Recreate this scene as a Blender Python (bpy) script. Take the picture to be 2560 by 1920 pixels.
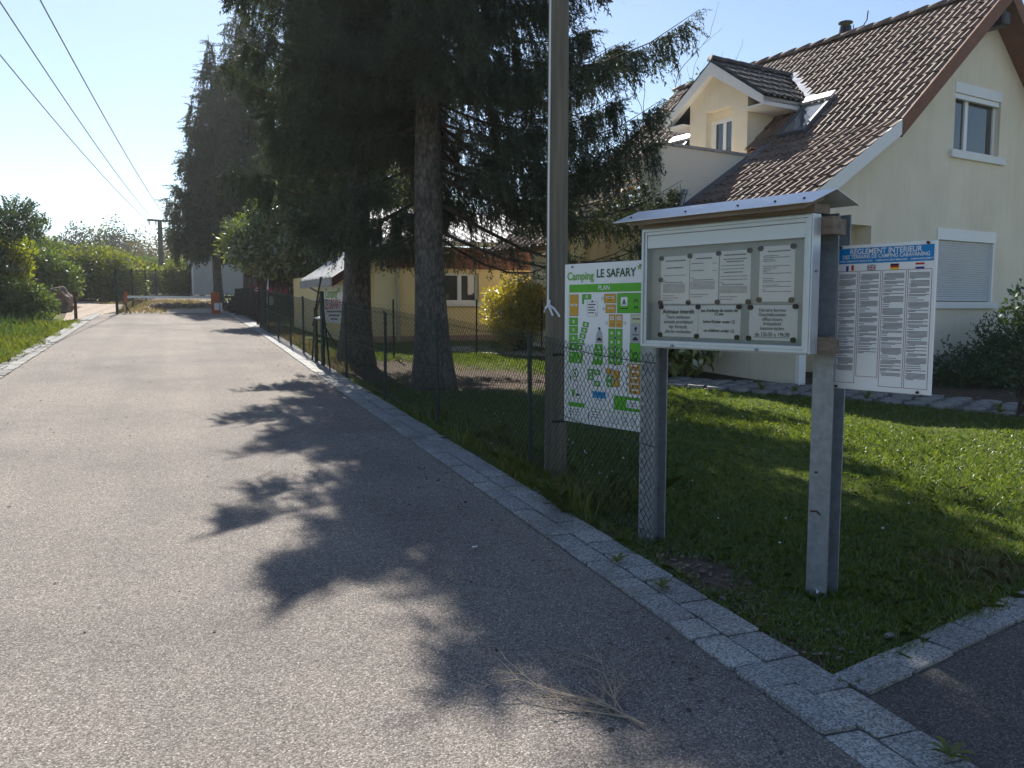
import bpy, bmesh, math, random
import numpy as np
from mathutils import Vector, Matrix

for o in list(bpy.data.objects): bpy.data.objects.remove(o)
scene = bpy.context.scene
col = scene.collection
R = math.radians
random.seed(7)
rng = np.random.default_rng(11)

# ------------------------------------------------------------------ camera, sky, sun, exposure
cam_d = bpy.data.cameras.new('camera'); cam = bpy.data.objects.new('camera', cam_d); col.objects.link(cam)
cam.location = (0, 0, 1.65); cam.rotation_euler = (R(90 - 5.25), 0, R(-22.2))
cam_d.sensor_width = 36; cam_d.lens = 29.13; cam_d.clip_end = 2000
scene.camera = cam
SUN_AZ, SUN_EL = 5.0, 43.0            # degrees from the road direction (+Y), elevation
world = bpy.data.worlds.new('World'); scene.world = world; world.use_nodes = True
wn = world.node_tree; bg = wn.nodes['Background']
sky = wn.nodes.new('ShaderNodeTexSky'); sky.sky_type = 'NISHITA'; sky.sun_disc = False
sky.sun_elevation = R(SUN_EL); sky.sun_rotation = R(SUN_AZ); sky.altitude = 200
sky.air_density = 1.0; sky.dust_density = 0.4; sky.ozone_density = 1.8
wn.links.new(sky.outputs[0], bg.inputs[0]); bg.inputs[1].default_value = 0.075
sun_d = bpy.data.lights.new('sun', 'SUN'); sun_d.energy = 5.0; sun_d.angle = R(0.55); sun_d.color = (1, 0.95, 0.86)
sun = bpy.data.objects.new('sun', sun_d); col.objects.link(sun)
sdir = Vector((math.sin(R(SUN_AZ)) * math.cos(R(SUN_EL)), math.cos(R(SUN_AZ)) * math.cos(R(SUN_EL)), math.sin(R(SUN_EL))))
sun.rotation_euler = sdir.to_track_quat('Z', 'Y').to_euler(); sun.location = (0, 10, 40)
vs = scene.view_settings; vs.view_transform = 'Standard'; vs.look = 'None'; vs.gamma = 1; vs.exposure = 1.0; vs.use_curve_mapping = False
scene.render.engine = 'CYCLES'
scene.cycles.use_denoising = True
scene.cycles.max_bounces = 8; scene.cycles.diffuse_bounces = 4; scene.cycles.glossy_bounces = 3
scene.cycles.transmission_bounces = 4; scene.cycles.transparent_max_bounces = 8
scene.cycles.sample_clamp_indirect = 6

SL = 0.043                                # the road climbs about 4 percent
def gz(x, y):
    y = np.asarray(y, float)
    z = np.where(y < 62, SL * y, SL * 62 + 0.012 * (y - 62))
    return z if z.ndim else float(z)

# ------------------------------------------------------------------ helpers
def tag(o, label=None, cat=None, group=None, kind=None):
    if label: o['label'] = label
    if cat: o['category'] = cat
    if group: o['group'] = group
    if kind: o['kind'] = kind
    return o
def link(name, data, parent=None):
    o = bpy.data.objects.new(name, data); col.objects.link(o)
    if parent: o.parent = parent
    return o
def thing(name, label, cat, loc=(0, 0, 0), rz=0, group=None):
    o = link(name, None); o.location = loc; o.rotation_euler = (0, 0, rz); o.empty_display_size = 0.2
    return tag(o, label, cat, group)
def copy_tree(o, parent=None):
    c = o.copy(); col.objects.link(c); c.parent = parent
    for ch in o.children: copy_tree(ch, c)
    return c
def mesh_np(name, verts, faces, mat, parent=None, smooth=False, tag_kind=None):
    verts = np.ascontiguousarray(verts, dtype=np.float32); faces = np.ascontiguousarray(faces, dtype=np.int32)
    me = bpy.data.meshes.new(name); n, k = faces.shape
    me.vertices.add(len(verts)); me.vertices.foreach_set('co', verts.ravel())
    me.loops.add(n * k); me.loops.foreach_set('vertex_index', faces.ravel())
    me.polygons.add(n); me.polygons.foreach_set('loop_start', np.arange(0, n * k, k, dtype=np.int32))
    if smooth: me.polygons.foreach_set('use_smooth', np.ones(n, dtype=bool))
    me.update(calc_edges=True); me.materials.append(mat)
    return link(name, me, parent)

class MB:
    def __init__(s): s.v = []; s.f = []
    def add(s, v, f):
        b = len(s.v); s.v += [tuple(p) for p in v]; s.f += [tuple(i + b for i in q) for q in f]; return s
    def box(s, x0, x1, y0, y1, z0, z1):
        return s.hexa([(x0,y0,z0),(x1,y0,z0),(x1,y1,z0),(x0,y1,z0),(x0,y0,z1),(x1,y0,z1),(x1,y1,z1),(x0,y1,z1)])
    def hexa(s, p): return s.add(p, [(0,3,2,1),(4,5,6,7),(0,1,5,4),(1,2,6,5),(2,3,7,6),(3,0,4,7)])
    def quad(s, *p): return s.add(p, [tuple(range(len(p)))])
    def bar(s, a, b, w, h, up=(0, 0, 1)):
        a = Vector(a); b = Vector(b); d = (b - a).normalized(); u = Vector(up)
        x = d.cross(u)
        if x.length < 1e-4: x = d.cross(Vector((1, 0, 0)))
        x.normalize(); y = x.cross(d)
        q = [(-1,-1),(1,-1),(1,1),(-1,1)]
        p = [a + x * w/2 * i + y * h/2 * j for i, j in q] + [b + x * w/2 * i + y * h/2 * j for i, j in q]
        return s.hexa(p)
    def tube(s, pts, rad, n=8, cap=True):
        pts = [Vector(p) for p in pts]
        if not hasattr(rad, '__len__'): rad = [rad] * len(pts)
        base = len(s.v); prev = None
        for i, p in enumerate(pts):
            d = (pts[min(i + 1, len(pts) - 1)] - pts[max(i - 1, 0)]).normalized()
            ref = Vector((0, 0, 1)) if abs(d.z) < 0.9 else Vector((1, 0, 0))
            x = d.cross(ref).normalized(); y = d.cross(x)
            for k in range(n):
                a = 2 * math.pi * k / n
                s.v.append(tuple(p + (x * math.cos(a) + y * math.sin(a)) * rad[i]))
        for i in range(len(pts) - 1):
            for k in range(n):
                a = base + i * n + k; b = base + i * n + (k + 1) % n
                s.f.append((a, b, b + n, a + n))
        if cap:
            s.f.append(tuple(base + k for k in reversed(range(n))))
            s.f.append(tuple(base + (len(pts) - 1) * n + k for k in range(n)))
        return s
    def prism(s, poly, fn, t0, t1):
        n = len(poly); v = [fn(p, t0) for p in poly] + [fn(p, t1) for p in poly]
        f = [tuple(range(n)), tuple(reversed(range(n, 2 * n)))] + [(i, i + n, (i + 1) % n + n, (i + 1) % n) for i in range(n)]
        return s.add(v, f)
    def disc(s, c, r, ax1, ax2, n=12):
        c = Vector(c); a1 = Vector(ax1); a2 = Vector(ax2)
        return s.add([c + a1 * r * math.cos(6.28318 * k / n) + a2 * r * math.sin(6.28318 * k / n) for k in range(n)], [tuple(range(n))])
    def build(s, name, mat, parent=None, smooth=False, bevel=0, recalc=True):
        me = bpy.data.meshes.new(name); me.from_pydata(s.v, [], s.f)
        if recalc or bevel:
            bm = bmesh.new(); bm.from_mesh(me)
            if bevel:
                bmesh.ops.remove_doubles(bm, verts=bm.verts, dist=1e-5)
                bmesh.ops.bevel(bm, geom=list(bm.edges), offset=bevel, segments=1, affect='EDGES')
            bmesh.ops.recalc_face_normals(bm, faces=bm.faces); bm.to_mesh(me); bm.free()
        if smooth: me.polygons.foreach_set('use_smooth', [True] * len(me.polygons))
        me.materials.append(mat)
        return link(name, me, parent)

def lin(c):  # sRGB 0-255 to linear
    return tuple(((x / 255) / 12.92 if x / 255 <= 0.04045 else ((x / 255 + 0.055) / 1.055) ** 2.4) for x in c)

# ------------------------------------------------------------------ materials
def nodes(name):
    m = bpy.data.materials.new(name); m.use_nodes = True
    return m, m.node_tree, m.node_tree.nodes['Principled BSDF']
def N(nt, t, **kw):
    n = nt.nodes.new(t)
    for k, v in kw.items():
        if k.startswith('i_'): n.inputs[k[2:].replace('_', ' ')].default_value = v
        else: setattr(n, k, v)
    return n
def ramp(nt, fac, stops):
    r = nt.nodes.new('ShaderNodeValToRGB'); e = r.color_ramp.elements
    while len(e) < len(stops): e.new(0.5)
    for i, (p, c) in enumerate(stops): e[i].position = p; e[i].color = (*c, 1) if len(c) == 3 else c
    nt.links.new(fac, r.inputs[0]); return r.outputs[0]
def coords(nt, obj=False, scale=None):
    tc = nt.nodes.new('ShaderNodeTexCoord'); s = tc.outputs['Object']
    if not obj:
        g = nt.nodes.new('ShaderNodeNewGeometry'); s = g.outputs['Position']
    if scale:
        mp = nt.nodes.new('ShaderNodeMapping'); mp.inputs['Scale'].default_value = scale; nt.links.new(s, mp.inputs[0]); s = mp.outputs[0]
    return s
def mat(name, c, rough=0.7, var=0.12, scale=3.0, bump=0.0, bscale=60.0, metal=0.0, spec=0.4, c2=None, obj=False, stretch=None, detail=4):
    """plain procedural surface: base colour broken by two sizes of noise, fine bump"""
    m, nt, p = nodes(name); L = nt.links
    s = coords(nt, obj, stretch)
    n1 = N(nt, 'ShaderNodeTexNoise', i_Scale=scale, i_Detail=detail, i_Roughness=0.65); L.new(s, n1.inputs['Vector'])
    c2 = c2 or tuple(x * (1 - 2.2 * var) for x in c); chi = tuple(min(1, x * (1 + var)) for x in c)
    out = ramp(nt, n1.outputs['Fac'], [(0.28, c2), (0.72, chi)])
    L.new(out, p.inputs['Base Color'])
    p.inputs['Roughness'].default_value = rough; p.inputs['Metallic'].default_value = metal
    p.inputs['Specular IOR Level'].default_value = spec
    if bump:
        n2 = N(nt, 'ShaderNodeTexNoise', i_Scale=bscale, i_Detail=3.0); L.new(s, n2.inputs['Vector'])
        b = N(nt, 'ShaderNodeBump', i_Strength=bump, i_Distance=0.01); L.new(n2.outputs['Fac'], b.inputs['Height']); L.new(b.outputs[0], p.inputs['Normal'])
    return m
def leafmat(name, c, c2, trans=0.45, gloss=0.06, rough=0.45, tcol=None):
    m = bpy.data.materials.new(name); m.use_nodes = True; nt = m.node_tree; L = nt.links
    nt.nodes.remove(nt.nodes['Principled BSDF']); out = nt.nodes['Material Output']
    g = nt.nodes.new('ShaderNodeNewGeometry')
    n1 = N(nt, 'ShaderNodeTexNoise', i_Scale=0.9, i_Detail=2.0); L.new(g.outputs['Position'], n1.inputs['Vector'])
    a = N(nt, 'ShaderNodeMath', operation='MULTIPLY_ADD'); L.new(g.outputs['Random Per Island'], a.inputs[0]); a.inputs[1].default_value = 0.7
    s = N(nt, 'ShaderNodeMath', operation='MULTIPLY'); L.new(n1.outputs['Fac'], s.inputs[0]); s.inputs[1].default_value = 0.4; L.new(s.outputs[0], a.inputs[2])
    col_ = ramp(nt, a.outputs[0], [(0.1, c), (0.9, c2)])
    d = nt.nodes.new('ShaderNodeBsdfDiffuse'); t = nt.nodes.new('ShaderNodeBsdfTranslucent'); gl = N(nt, 'ShaderNodeBsdfGlossy', i_Roughness=rough)
    L.new(col_, d.inputs[0])
    hs = N(nt, 'ShaderNodeMixRGB', blend_type='MULTIPLY'); hs.inputs[0].default_value = 1; L.new(col_, hs.inputs[1]); hs.inputs[2].default_value = (*(tcol or (1.5, 1.35, 0.5)), 1)
    L.new(hs.outputs[0], t.inputs[0])
    gl.inputs[0].default_value = (1, 1, 1, 1)
    m1 = nt.nodes.new('ShaderNodeMixShader'); m1.inputs[0].default_value = trans; L.new(d.outputs[0], m1.inputs[1]); L.new(t.outputs[0], m1.inputs[2])
    m2 = nt.nodes.new('ShaderNodeMixShader'); m2.inputs[0].default_value = gloss; L.new(m1.outputs[0], m2.inputs[1]); L.new(gl.outputs[0], m2.inputs[2])
    L.new(m2.outputs[0], out.inputs[0]); return m

def asphalt(name, base=1.0, obj=False):
    m, nt, p = nodes(name); L = nt.links; s = coords(nt)
    v = N(nt, 'ShaderNodeTexVoronoi', i_Scale=150.0); L.new(s, v.inputs['Vector'])
    v2 = N(nt, 'ShaderNodeTexVoronoi', i_Scale=210.0); L.new(s, v2.inputs['Vector'])
    sp = N(nt, 'ShaderNodeSeparateColor'); L.new(v.outputs['Color'], sp.inputs[0])
    stone = ramp(nt, sp.outputs[0], [(0.0, tuple(x * base for x in (0.095, 0.085, 0.078))), (0.6, tuple(x * base for x in (0.176, 0.158, 0.146))), (0.95, tuple(x * base for x in (0.26, 0.235, 0.215))), (1.0, tuple(x * base for x in (0.36, 0.335, 0.315)))])
    gap = ramp(nt, v.outputs['Distance'], [(0.35, (1, 1, 1)), (0.85, (0.5, 0.5, 0.5))])
    mx = N(nt, 'ShaderNodeMixRGB', blend_type='MULTIPLY'); mx.inputs[0].default_value = 1; L.new(stone, mx.inputs[1]); L.new(gap, mx.inputs[2])
    n = N(nt, 'ShaderNodeTexNoise', i_Scale=0.55, i_Detail=6.0, i_Roughness=0.6); L.new(s, n.inputs['Vector'])
    big = ramp(nt, n.outputs['Fac'], [(0.28, (0.72, 0.71, 0.72)), (0.5, (1.0, 0.99, 0.98)), (0.75, (1.2, 1.17, 1.12))])
    # tyre-worn lanes run along the road
    st = coords(nt, scale=(1.6, 0.05, 1)); n3 = N(nt, 'ShaderNodeTexNoise', i_Scale=1.0, i_Detail=2.0); L.new(st, n3.inputs['Vector'])
    lane = ramp(nt, n3.outputs['Fac'], [(0.35, (0.9, 0.9, 0.9)), (0.65, (1.08, 1.07, 1.05))])
    m2 = N(nt, 'ShaderNodeMixRGB', blend_type='MULTIPLY'); m2.inputs[0].default_value = 1; L.new(mx.outputs[0], m2.inputs[1]); L.new(big, m2.inputs[2])
    m3 = N(nt, 'ShaderNodeMixRGB', blend_type='MULTIPLY'); m3.inputs[0].default_value = 1; L.new(m2.outputs[0], m3.inputs[1]); L.new(lane, m3.inputs[2])
    L.new(m3.outputs[0], p.inputs['Base Color']); p.inputs['Roughness'].default_value = 0.9; p.inputs['Specular IOR Level'].default_value = 0.18
    h = N(nt, 'ShaderNodeMath', operation='MULTIPLY_ADD'); L.new(v.outputs['Distance'], h.inputs[0]); h.inputs[1].default_value = -1.0; L.new(sp.outputs[1], h.inputs[2])
    b = N(nt, 'ShaderNodeBump', i_Strength=0.55, i_Distance=0.005); L.new(h.outputs[0], b.inputs['Height']); L.new(b.outputs[0], p.inputs['Normal'])
    return m

def granite(name, k=1.0):
    m, nt, p = nodes(name); L = nt.links; s = coords(nt)
    v = N(nt, 'ShaderNodeTexVoronoi', i_Scale=130.0); L.new(s, v.inputs['Vector'])
    sp = N(nt, 'ShaderNodeSeparateColor'); L.new(v.outputs['Color'], sp.inputs[0])
    c = ramp(nt, sp.outputs[0], [(0.0, (0.10 * k, 0.10 * k, 0.105 * k)), (0.45, (0.21 * k, 0.21 * k, 0.21 * k)), (0.85, (0.36 * k, 0.355 * k, 0.345 * k))])
    oi = nt.nodes.new('ShaderNodeObjectInfo'); rr = ramp(nt, oi.outputs['Random'], [(0, (0.82, 0.82, 0.84)), (1, (1.1, 1.08, 1.04))])
    n = N(nt, 'ShaderNodeTexNoise', i_Scale=2.5, i_Detail=5.0); L.new(s, n.inputs['Vector'])
    d = ramp(nt, n.outputs['Fac'], [(0.3, (0.7, 0.68, 0.64)), (0.6, (1.05, 1.05, 1.05))])
    a = N(nt, 'ShaderNodeMixRGB', blend_type='MULTIPLY'); a.inputs[0].default_value = 1; L.new(c, a.inputs[1]); L.new(rr, a.inputs[2])
    b_ = N(nt, 'ShaderNodeMixRGB', blend_type='MULTIPLY'); b_.inputs[0].default_value = 1; L.new(a.outputs[0], b_.inputs[1]); L.new(d, b_.inputs[2])
    L.new(b_.outputs[0], p.inputs['Base Color']); p.inputs['Roughness'].default_value = 0.8
    b = N(nt, 'ShaderNodeBump', i_Strength=0.5, i_Distance=0.004); L.new(sp.outputs[1], b.inputs['Height']); L.new(b.outputs[0], p.inputs['Normal'])
    return m

def groundmat():
    m, nt, p = nodes('ground_soil_and_turf'); L = nt.links; s = coords(nt)
    n1 = N(nt, 'ShaderNodeTexNoise', i_Scale=1.1, i_Detail=8.0, i_Roughness=0.62); L.new(s, n1.inputs['Vector'])
    turf = ramp(nt, n1.outputs['Fac'], [(0.25, (0.04, 0.055, 0.012)), (0.5, (0.075, 0.098, 0.02)), (0.75, (0.13, 0.135, 0.04))])
    n2 = N(nt, 'ShaderNodeTexNoise', i_Scale=14.0, i_Detail=6.0, i_Roughness=0.7); L.new(s, n2.inputs['Vector'])
    soil = ramp(nt, n2.outputs['Fac'], [(0.3, (0.045, 0.033, 0.024)), (0.55, (0.10, 0.075, 0.055)), (0.78, (0.2, 0.165, 0.125))])
    # brown needle litter lies round the two spruces and as a bare strip behind the kerb
    sx = nt.nodes.new('ShaderNodeSeparateXYZ'); L.new(s, sx.inputs[0])
    def blob(cx, cy, r):
        vd = N(nt, 'ShaderNodeVectorMath', operation='DISTANCE'); L.new(s, vd.inputs[0]); vd.inputs[1].default_value = (cx, cy, cy * SL)
        mm = N(nt, 'ShaderNodeMapRange'); L.new(vd.outputs['Value'], mm.inputs[0]); mm.inputs[1].default_value = r * 1.25; mm.inputs[2].default_value = r * 0.5; return mm.outputs[0]
    bl = [blob(3.2, 13.6, 2.0), blob(4.6, 12.0, 1.9), blob(2.65, 3.75, 0.5), blob(2.68, 4.45, 0.42), blob(8.5, 12.6, 1.8), blob(11.2, 9.6, 2.4), blob(-1.0, 36, 3.2), blob(1.5, 44, 5.5)]
    acc = bl[0]
    for b_ in bl[1:]:
        mx = N(nt, 'ShaderNodeMath', operation='MAXIMUM'); L.new(acc, mx.inputs[0]); L.new(b_, mx.inputs[1]); acc = mx.outputs[0]
    st = N(nt, 'ShaderNodeMapRange'); L.new(sx.outputs[0], st.inputs[0]); st.inputs[1].default_value = 2.75; st.inputs[2].default_value = 2.5
    stm = N(nt, 'ShaderNodeMath', operation='MULTIPLY'); L.new(st.outputs[0], stm.inputs[0]); stm.inputs[1].default_value = 0.75
    mx = N(nt, 'ShaderNodeMath', operation='MAXIMUM'); L.new(acc, mx.inputs[0]); L.new(stm.outputs[0], mx.inputs[1]); acc = mx.outputs[0]
    gt = N(nt, 'ShaderNodeMath', operation='GREATER_THAN'); L.new(sx.outputs[0], gt.inputs[0]); gt.inputs[1].default_value = 0.0
    # left verge keeps its turf
    n3 = N(nt, 'ShaderNodeTexNoise', i_Scale=2.2, i_Detail=5.0); L.new(s, n3.inputs['Vector'])
    ad = N(nt, 'ShaderNodeMath', operation='ADD'); L.new(acc, ad.inputs[0]); L.new(n3.outputs['Fac'], ad.inputs[1])
    msk = ramp(nt, ad.outputs[0], [(0.78, (0, 0, 0)), (0.98, (1, 1, 1))])
    yy = N(nt, 'ShaderNodeMath', operation='GREATER_THAN'); L.new(sx.outputs[1], yy.inputs[0]); yy.inputs[1].default_value = 32.0
    orr = N(nt, 'ShaderNodeMath', operation='MAXIMUM'); L.new(gt.outputs[0], orr.inputs[0]); L.new(yy.outputs[0], orr.inputs[1])
    mk = N(nt, 'ShaderNodeMath', operation='MULTIPLY'); L.new(msk, mk.inputs[0]); L.new(orr.outputs[0], mk.inputs[1])
    mix = nt.nodes.new('ShaderNodeMixRGB'); L.new(mk.outputs[0], mix.inputs[0]); L.new(turf, mix.inputs[1]); L.new(soil, mix.inputs[2])
    L.new(mix.outputs[0], p.inputs['Base Color']); p.inputs['Roughness'].default_value = 0.95; p.inputs['Specular IOR Level'].default_value = 0.1
    b = N(nt, 'ShaderNodeBump', i_Strength=0.6, i_Distance=0.03); L.new(n2.outputs['Fac'], b.inputs['Height']); L.new(b.outputs[0], p.inputs['Normal'])
    return m

def woodmat(name, dark, light, scale=(8, 8, 0.7), rough=0.85):
    m, nt, p = nodes(name); L = nt.links; s = coords(nt, True, scale)
    n = N(nt, 'ShaderNodeTexNoise', i_Scale=3.0, i_Detail=8.0, i_Roughness=0.7); L.new(s, n.inputs['Vector'])
    L.new(ramp(nt, n.outputs['Fac'], [(0.25, dark), (0.7, light)]), p.inputs['Base Color']); p.inputs['Roughness'].default_value = rough
    b = N(nt, 'ShaderNodeBump', i_Strength=0.5, i_Distance=0.01); L.new(n.outputs['Fac'], b.inputs['Height']); L.new(b.outputs[0], p.inputs['Normal'])
    return m
def barkmat():
    m, nt, p = nodes('spruce_bark'); L = nt.links; s = coords(nt, False, (1, 1, 0.45))
    v = N(nt, 'ShaderNodeTexVoronoi', i_Scale=26.0); L.new(s, v.inputs['Vector'])
    n = N(nt, 'ShaderNodeTexNoise', i_Scale=9.0, i_Detail=8.0, i_Roughness=0.7); L.new(s, n.inputs['Vector'])
    a = ramp(nt, n.outputs['Fac'], [(0.3, (0.065, 0.055, 0.048)), (0.55, (0.135, 0.118, 0.105)), (0.75, (0.22, 0.2, 0.185))])
    g = ramp(nt, v.outputs['Distance'], [(0.3, (1, 1, 1)), (0.75, (0.45, 0.45, 0.45))])
    mm = N(nt, 'ShaderNodeMixRGB', blend_type='MULTIPLY'); mm.inputs[0].default_value = 1; L.new(a, mm.inputs[1]); L.new(g, mm.inputs[2])
    L.new(mm.outputs[0], p.inputs['Base Color']); p.inputs['Roughness'].default_value = 0.95
    b = N(nt, 'ShaderNodeBump', i_Strength=0.9, i_Distance=0.02, invert=True); L.new(v.outputs['Distance'], b.inputs['Height']); L.new(b.outputs[0], p.inputs['Normal'])
    return m
def tilemat(name, stops, moss=True):
    m, nt, p = nodes(name); L = nt.links; oi = nt.nodes.new('ShaderNodeObjectInfo'); s = coords(nt)
    g = nt.nodes.new('ShaderNodeNewGeometry')
    ad = N(nt, 'ShaderNodeMath', operation='ADD'); L.new(oi.outputs['Random'], ad.inputs[0]); L.new(g.outputs['Random Per Island'], ad.inputs[1])
    fr = N(nt, 'ShaderNodeMath', operation='FRACT'); L.new(ad.outputs[0], fr.inputs[0])
    base = ramp(nt, fr.outputs[0], stops)
    n = N(nt, 'ShaderNodeTexNoise', i_Scale=22.0, i_Detail=6.0, i_Roughness=0.75); L.new(s, n.inputs['Vector'])
    d = ramp(nt, n.outputs['Fac'], [(0.3, (0.68, 0.66, 0.64)), (0.52, (1, 1, 1)), (0.72, (1.5, 1.42, 1.3))])
    mm = N(nt, 'ShaderNodeMixRGB', blend_type='MULTIPLY'); mm.inputs[0].default_value = 1; L.new(base, mm.inputs[1]); L.new(d, mm.inputs[2])
    nb2 = N(nt, 'ShaderNodeTexNoise', i_Scale=1.3, i_Detail=5.0, i_Roughness=0.65); L.new(s, nb2.inputs['Vector'])
    pt2 = ramp(nt, nb2.outputs['Fac'], [(0.32, (0.72, 0.74, 0.66)), (0.5, (1, 1, 1)), (0.7, (1.22, 1.2, 1.18))])
    m5 = N(nt, 'ShaderNodeMixRGB', blend_type='MULTIPLY'); m5.inputs[0].default_value = 1; L.new(mm.outputs[0], m5.inputs[1]); L.new(pt2, m5.inputs[2])
    L.new(m5.outputs[0], p.inputs['Base Color']); p.inputs['Roughness'].default_value = 0.7; p.inputs['Specular IOR Level'].default_value = 0.35
    b = N(nt, 'ShaderNodeBump', i_Strength=0.4, i_Distance=0.006); L.new(n.outputs['Fac'], b.inputs['Height']); L.new(b.outputs[0], p.inputs['Normal'])
    return m
def glassmat(name, c=(0.02, 0.025, 0.03), rough=0.03):
    m, nt, p = nodes(name); L = nt.links; s = coords(nt)
    n = N(nt, 'ShaderNodeTexNoise', i_Scale=1.5, i_Detail=2.0); L.new(s, n.inputs['Vector'])
    L.new(ramp(nt, n.outputs['Fac'], [(0.3, c), (0.7, tuple(x * 1.6 for x in c))]), p.inputs['Base Color'])
    p.inputs['Roughness'].default_value = rough; p.inputs['Specular IOR Level'].default_value = 1.0; p.inputs['IOR'].default_value = 1.6
    return m
def clearglass(name):
    m = bpy.data.materials.new(name); m.use_nodes = True; nt = m.node_tree; L = nt.links
    nt.nodes.remove(nt.nodes['Principled BSDF']); out = nt.nodes['Material Output']
    t = nt.nodes.new('ShaderNodeBsdfTransparent'); g = N(nt, 'ShaderNodeBsdfGlossy', i_Roughness=0.02); t.inputs[0].default_value = (0.98, 0.99, 0.99, 1)
    f = N(nt, 'ShaderNodeFresnel', i_IOR=1.5); mx = nt.nodes.new('ShaderNodeMixShader')
    L.new(f.outputs[0], mx.inputs[0]); L.new(t.outputs[0], mx.inputs[1]); L.new(g.outputs[0], mx.inputs[2]); L.new(mx.outputs[0], out.inputs[0]); return m

M = {}
M['asphalt'] = asphalt('asphalt_chippings', 1.42)
M['asphalt2'] = asphalt('asphalt_driveway', 0.8)
M['granite'] = granite('grey_granite', 1.15)
M['sett'] = granite('pale_sett', 0.7)
M['mortar'] = mat('joint_mortar', (0.14, 0.13, 0.115), 0.95, 0.3, 12, 0.4, 90)
M['ground'] = groundmat()
M['gravel'] = mat('track_gravel', (0.34, 0.27, 0.21), 0.95, 0.25, 9, 0.8, 45)
M['drygrass_ground'] = mat('dry_grass_ground', (0.3, 0.24, 0.11), 0.95, 0.3, 3, 0.5, 40)
M['concrete'] = mat('pinkish_concrete', (0.42, 0.37, 0.34), 0.9, 0.1, 2, 0.2, 50)
M['flag'] = mat('path_flagstone', (0.27, 0.26, 0.25), 0.9, 0.22, 7, 0.5, 40)
M['render'] = mat('cream_house_render', (0.80, 0.725, 0.59), 0.92, 0.045, 1.1, 0.5, 140)
def streaks(m, lo):
    nt = m.node_tree; p = nt.nodes['Principled BSDF']; src = p.inputs['Base Color'].links[0].from_socket
    s_ = coords(nt, False, (2.6, 2.6, 0.22)); n_ = N(nt, 'ShaderNodeTexNoise', i_Scale=2.2, i_Detail=6.0, i_Roughness=0.7); nt.links.new(s_, n_.inputs['Vector'])
    r_ = ramp(nt, n_.outputs['Fac'], [(0.34, (lo, lo * .985, lo * .96)), (0.55, (1, 1, 1))]); mx = N(nt, 'ShaderNodeMixRGB', blend_type='MULTIPLY'); mx.inputs[0].default_value = 1
    nt.links.new(src, mx.inputs[1]); nt.links.new(r_, mx.inputs[2]); nt.links.new(mx.outputs[0], p.inputs['Base Color'])
streaks(M['render'], 0.955)
M['render2'] = mat('pale_cream_render', (0.76, 0.69, 0.57), 0.92, 0.03, 0.8, 0.25, 160)
M['yellow'] = mat('yellow_annex_render', (0.80, 0.62, 0.31), 0.92, 0.05, 0.7, 0.2, 120)
M['plinth'] = mat('grey_plinth', (0.35, 0.33, 0.32), 0.95, 0.15, 3, 0.3, 60)
M['white'] = mat('white_paint', (0.76, 0.76, 0.76), 0.5, 0.03, 2)
M['pvc'] = mat('white_pvc', (0.78, 0.79, 0.8), 0.35, 0.02, 2)
M['brownwood'] = mat('brown_stained_barge', (0.20, 0.085, 0.05), 0.7, 0.12, 6, 0.15, 30)
M['redwood'] = mat('red_brown_cladding', (0.25, 0.105, 0.07), 0.75, 0.1, 4)
M['tile'] = tilemat('weathered_concrete_tile', [(0, (0.15, 0.098, 0.075)), (0.35, (0.175, 0.118, 0.09)), (0.7, (0.205, 0.145, 0.112)), (1, (0.165, 0.112, 0.087))])
M['darktile'] = tilemat('dark_grey_tile', [(0, (0.045, 0.042, 0.044)), (1, (0.075, 0.07, 0.07))])
M['lead'] = mat('lead_flashing', (0.09, 0.10, 0.13), 0.5, 0.1, 5)
M['alu_bright'] = mat('bright_flashing', (0.58, 0.58, 0.6), 0.4, 0.05, 8, metal=0.2)
M['pane'] = glassmat('dark_window_pane')
M['curtain'] = mat('grey_curtain', (0.25, 0.23, 0.21), 0.9, 0.08, 5)
M['shutter'] = mat('roller_shutter', (0.66, 0.69, 0.74), 0.45, 0.03, 2)
M['blackmetal'] = mat('black_metal', (0.015, 0.015, 0.017), 0.4, 0.1, 5)
M['galv'] = mat('galvanised_steel', (0.27, 0.30, 0.335), 0.5, 0.13, 20, 0.05, 30, metal=0.55, spec=0.5)
M['alu'] = mat('brushed_aluminium', (0.53, 0.57, 0.61), 0.4, 0.05, 8, metal=0.45)
M['backpanel'] = mat('pale_back_panel', (0.40, 0.42, 0.43), 0.6, 0.04, 3)
M['header'] = mat('pale_header_strip', (0.64, 0.7, 0.74), 0.5, 0.02, 2)
M['paper'] = mat('white_paper', (0.84, 0.85, 0.88), 0.8, 0.02, 8)
M['signwhite'] = mat('white_sign_panel', (0.82, 0.82, 0.83), 0.45, 0.02, 3)
M['weatherwood'] = woodmat('weathered_grey_wood', (0.10, 0.075, 0.055), (0.26, 0.21, 0.165), (1, 12, 12))
M['polewood'] = woodmat('weathered_pole_wood', (0.085, 0.072, 0.055), (0.20, 0.175, 0.135), (14, 14, 0.5))
M['roofmetal'] = mat('light_roof_sheet', (0.6, 0.6, 0.62), 0.35, 0.05, 5, metal=0.3)
M['corr'] = mat('weathered_white_sheet', (0.62, 0.6, 0.58), 0.6, 0.15, 9)
M['ink'] = mat('black_ink', (0.025, 0.025, 0.03), 0.7, 0.0)
M['greyink'] = mat('grey_ink', (0.16, 0.16, 0.19), 0.7, 0.0)
M['pgreen'] = mat('print_green', (0.10, 0.42, 0.02), 0.5, 0.02)
M['tgreen'] = mat('print_title_green', (0.16, 0.40, 0.04), 0.5, 0.0)
M['dgreen'] = mat('print_dark_green', (0.008, 0.07, 0.02), 0.5, 0.0)
M['porange'] = mat('print_orange', (0.62, 0.33, 0.03), 0.5, 0.02)
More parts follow.
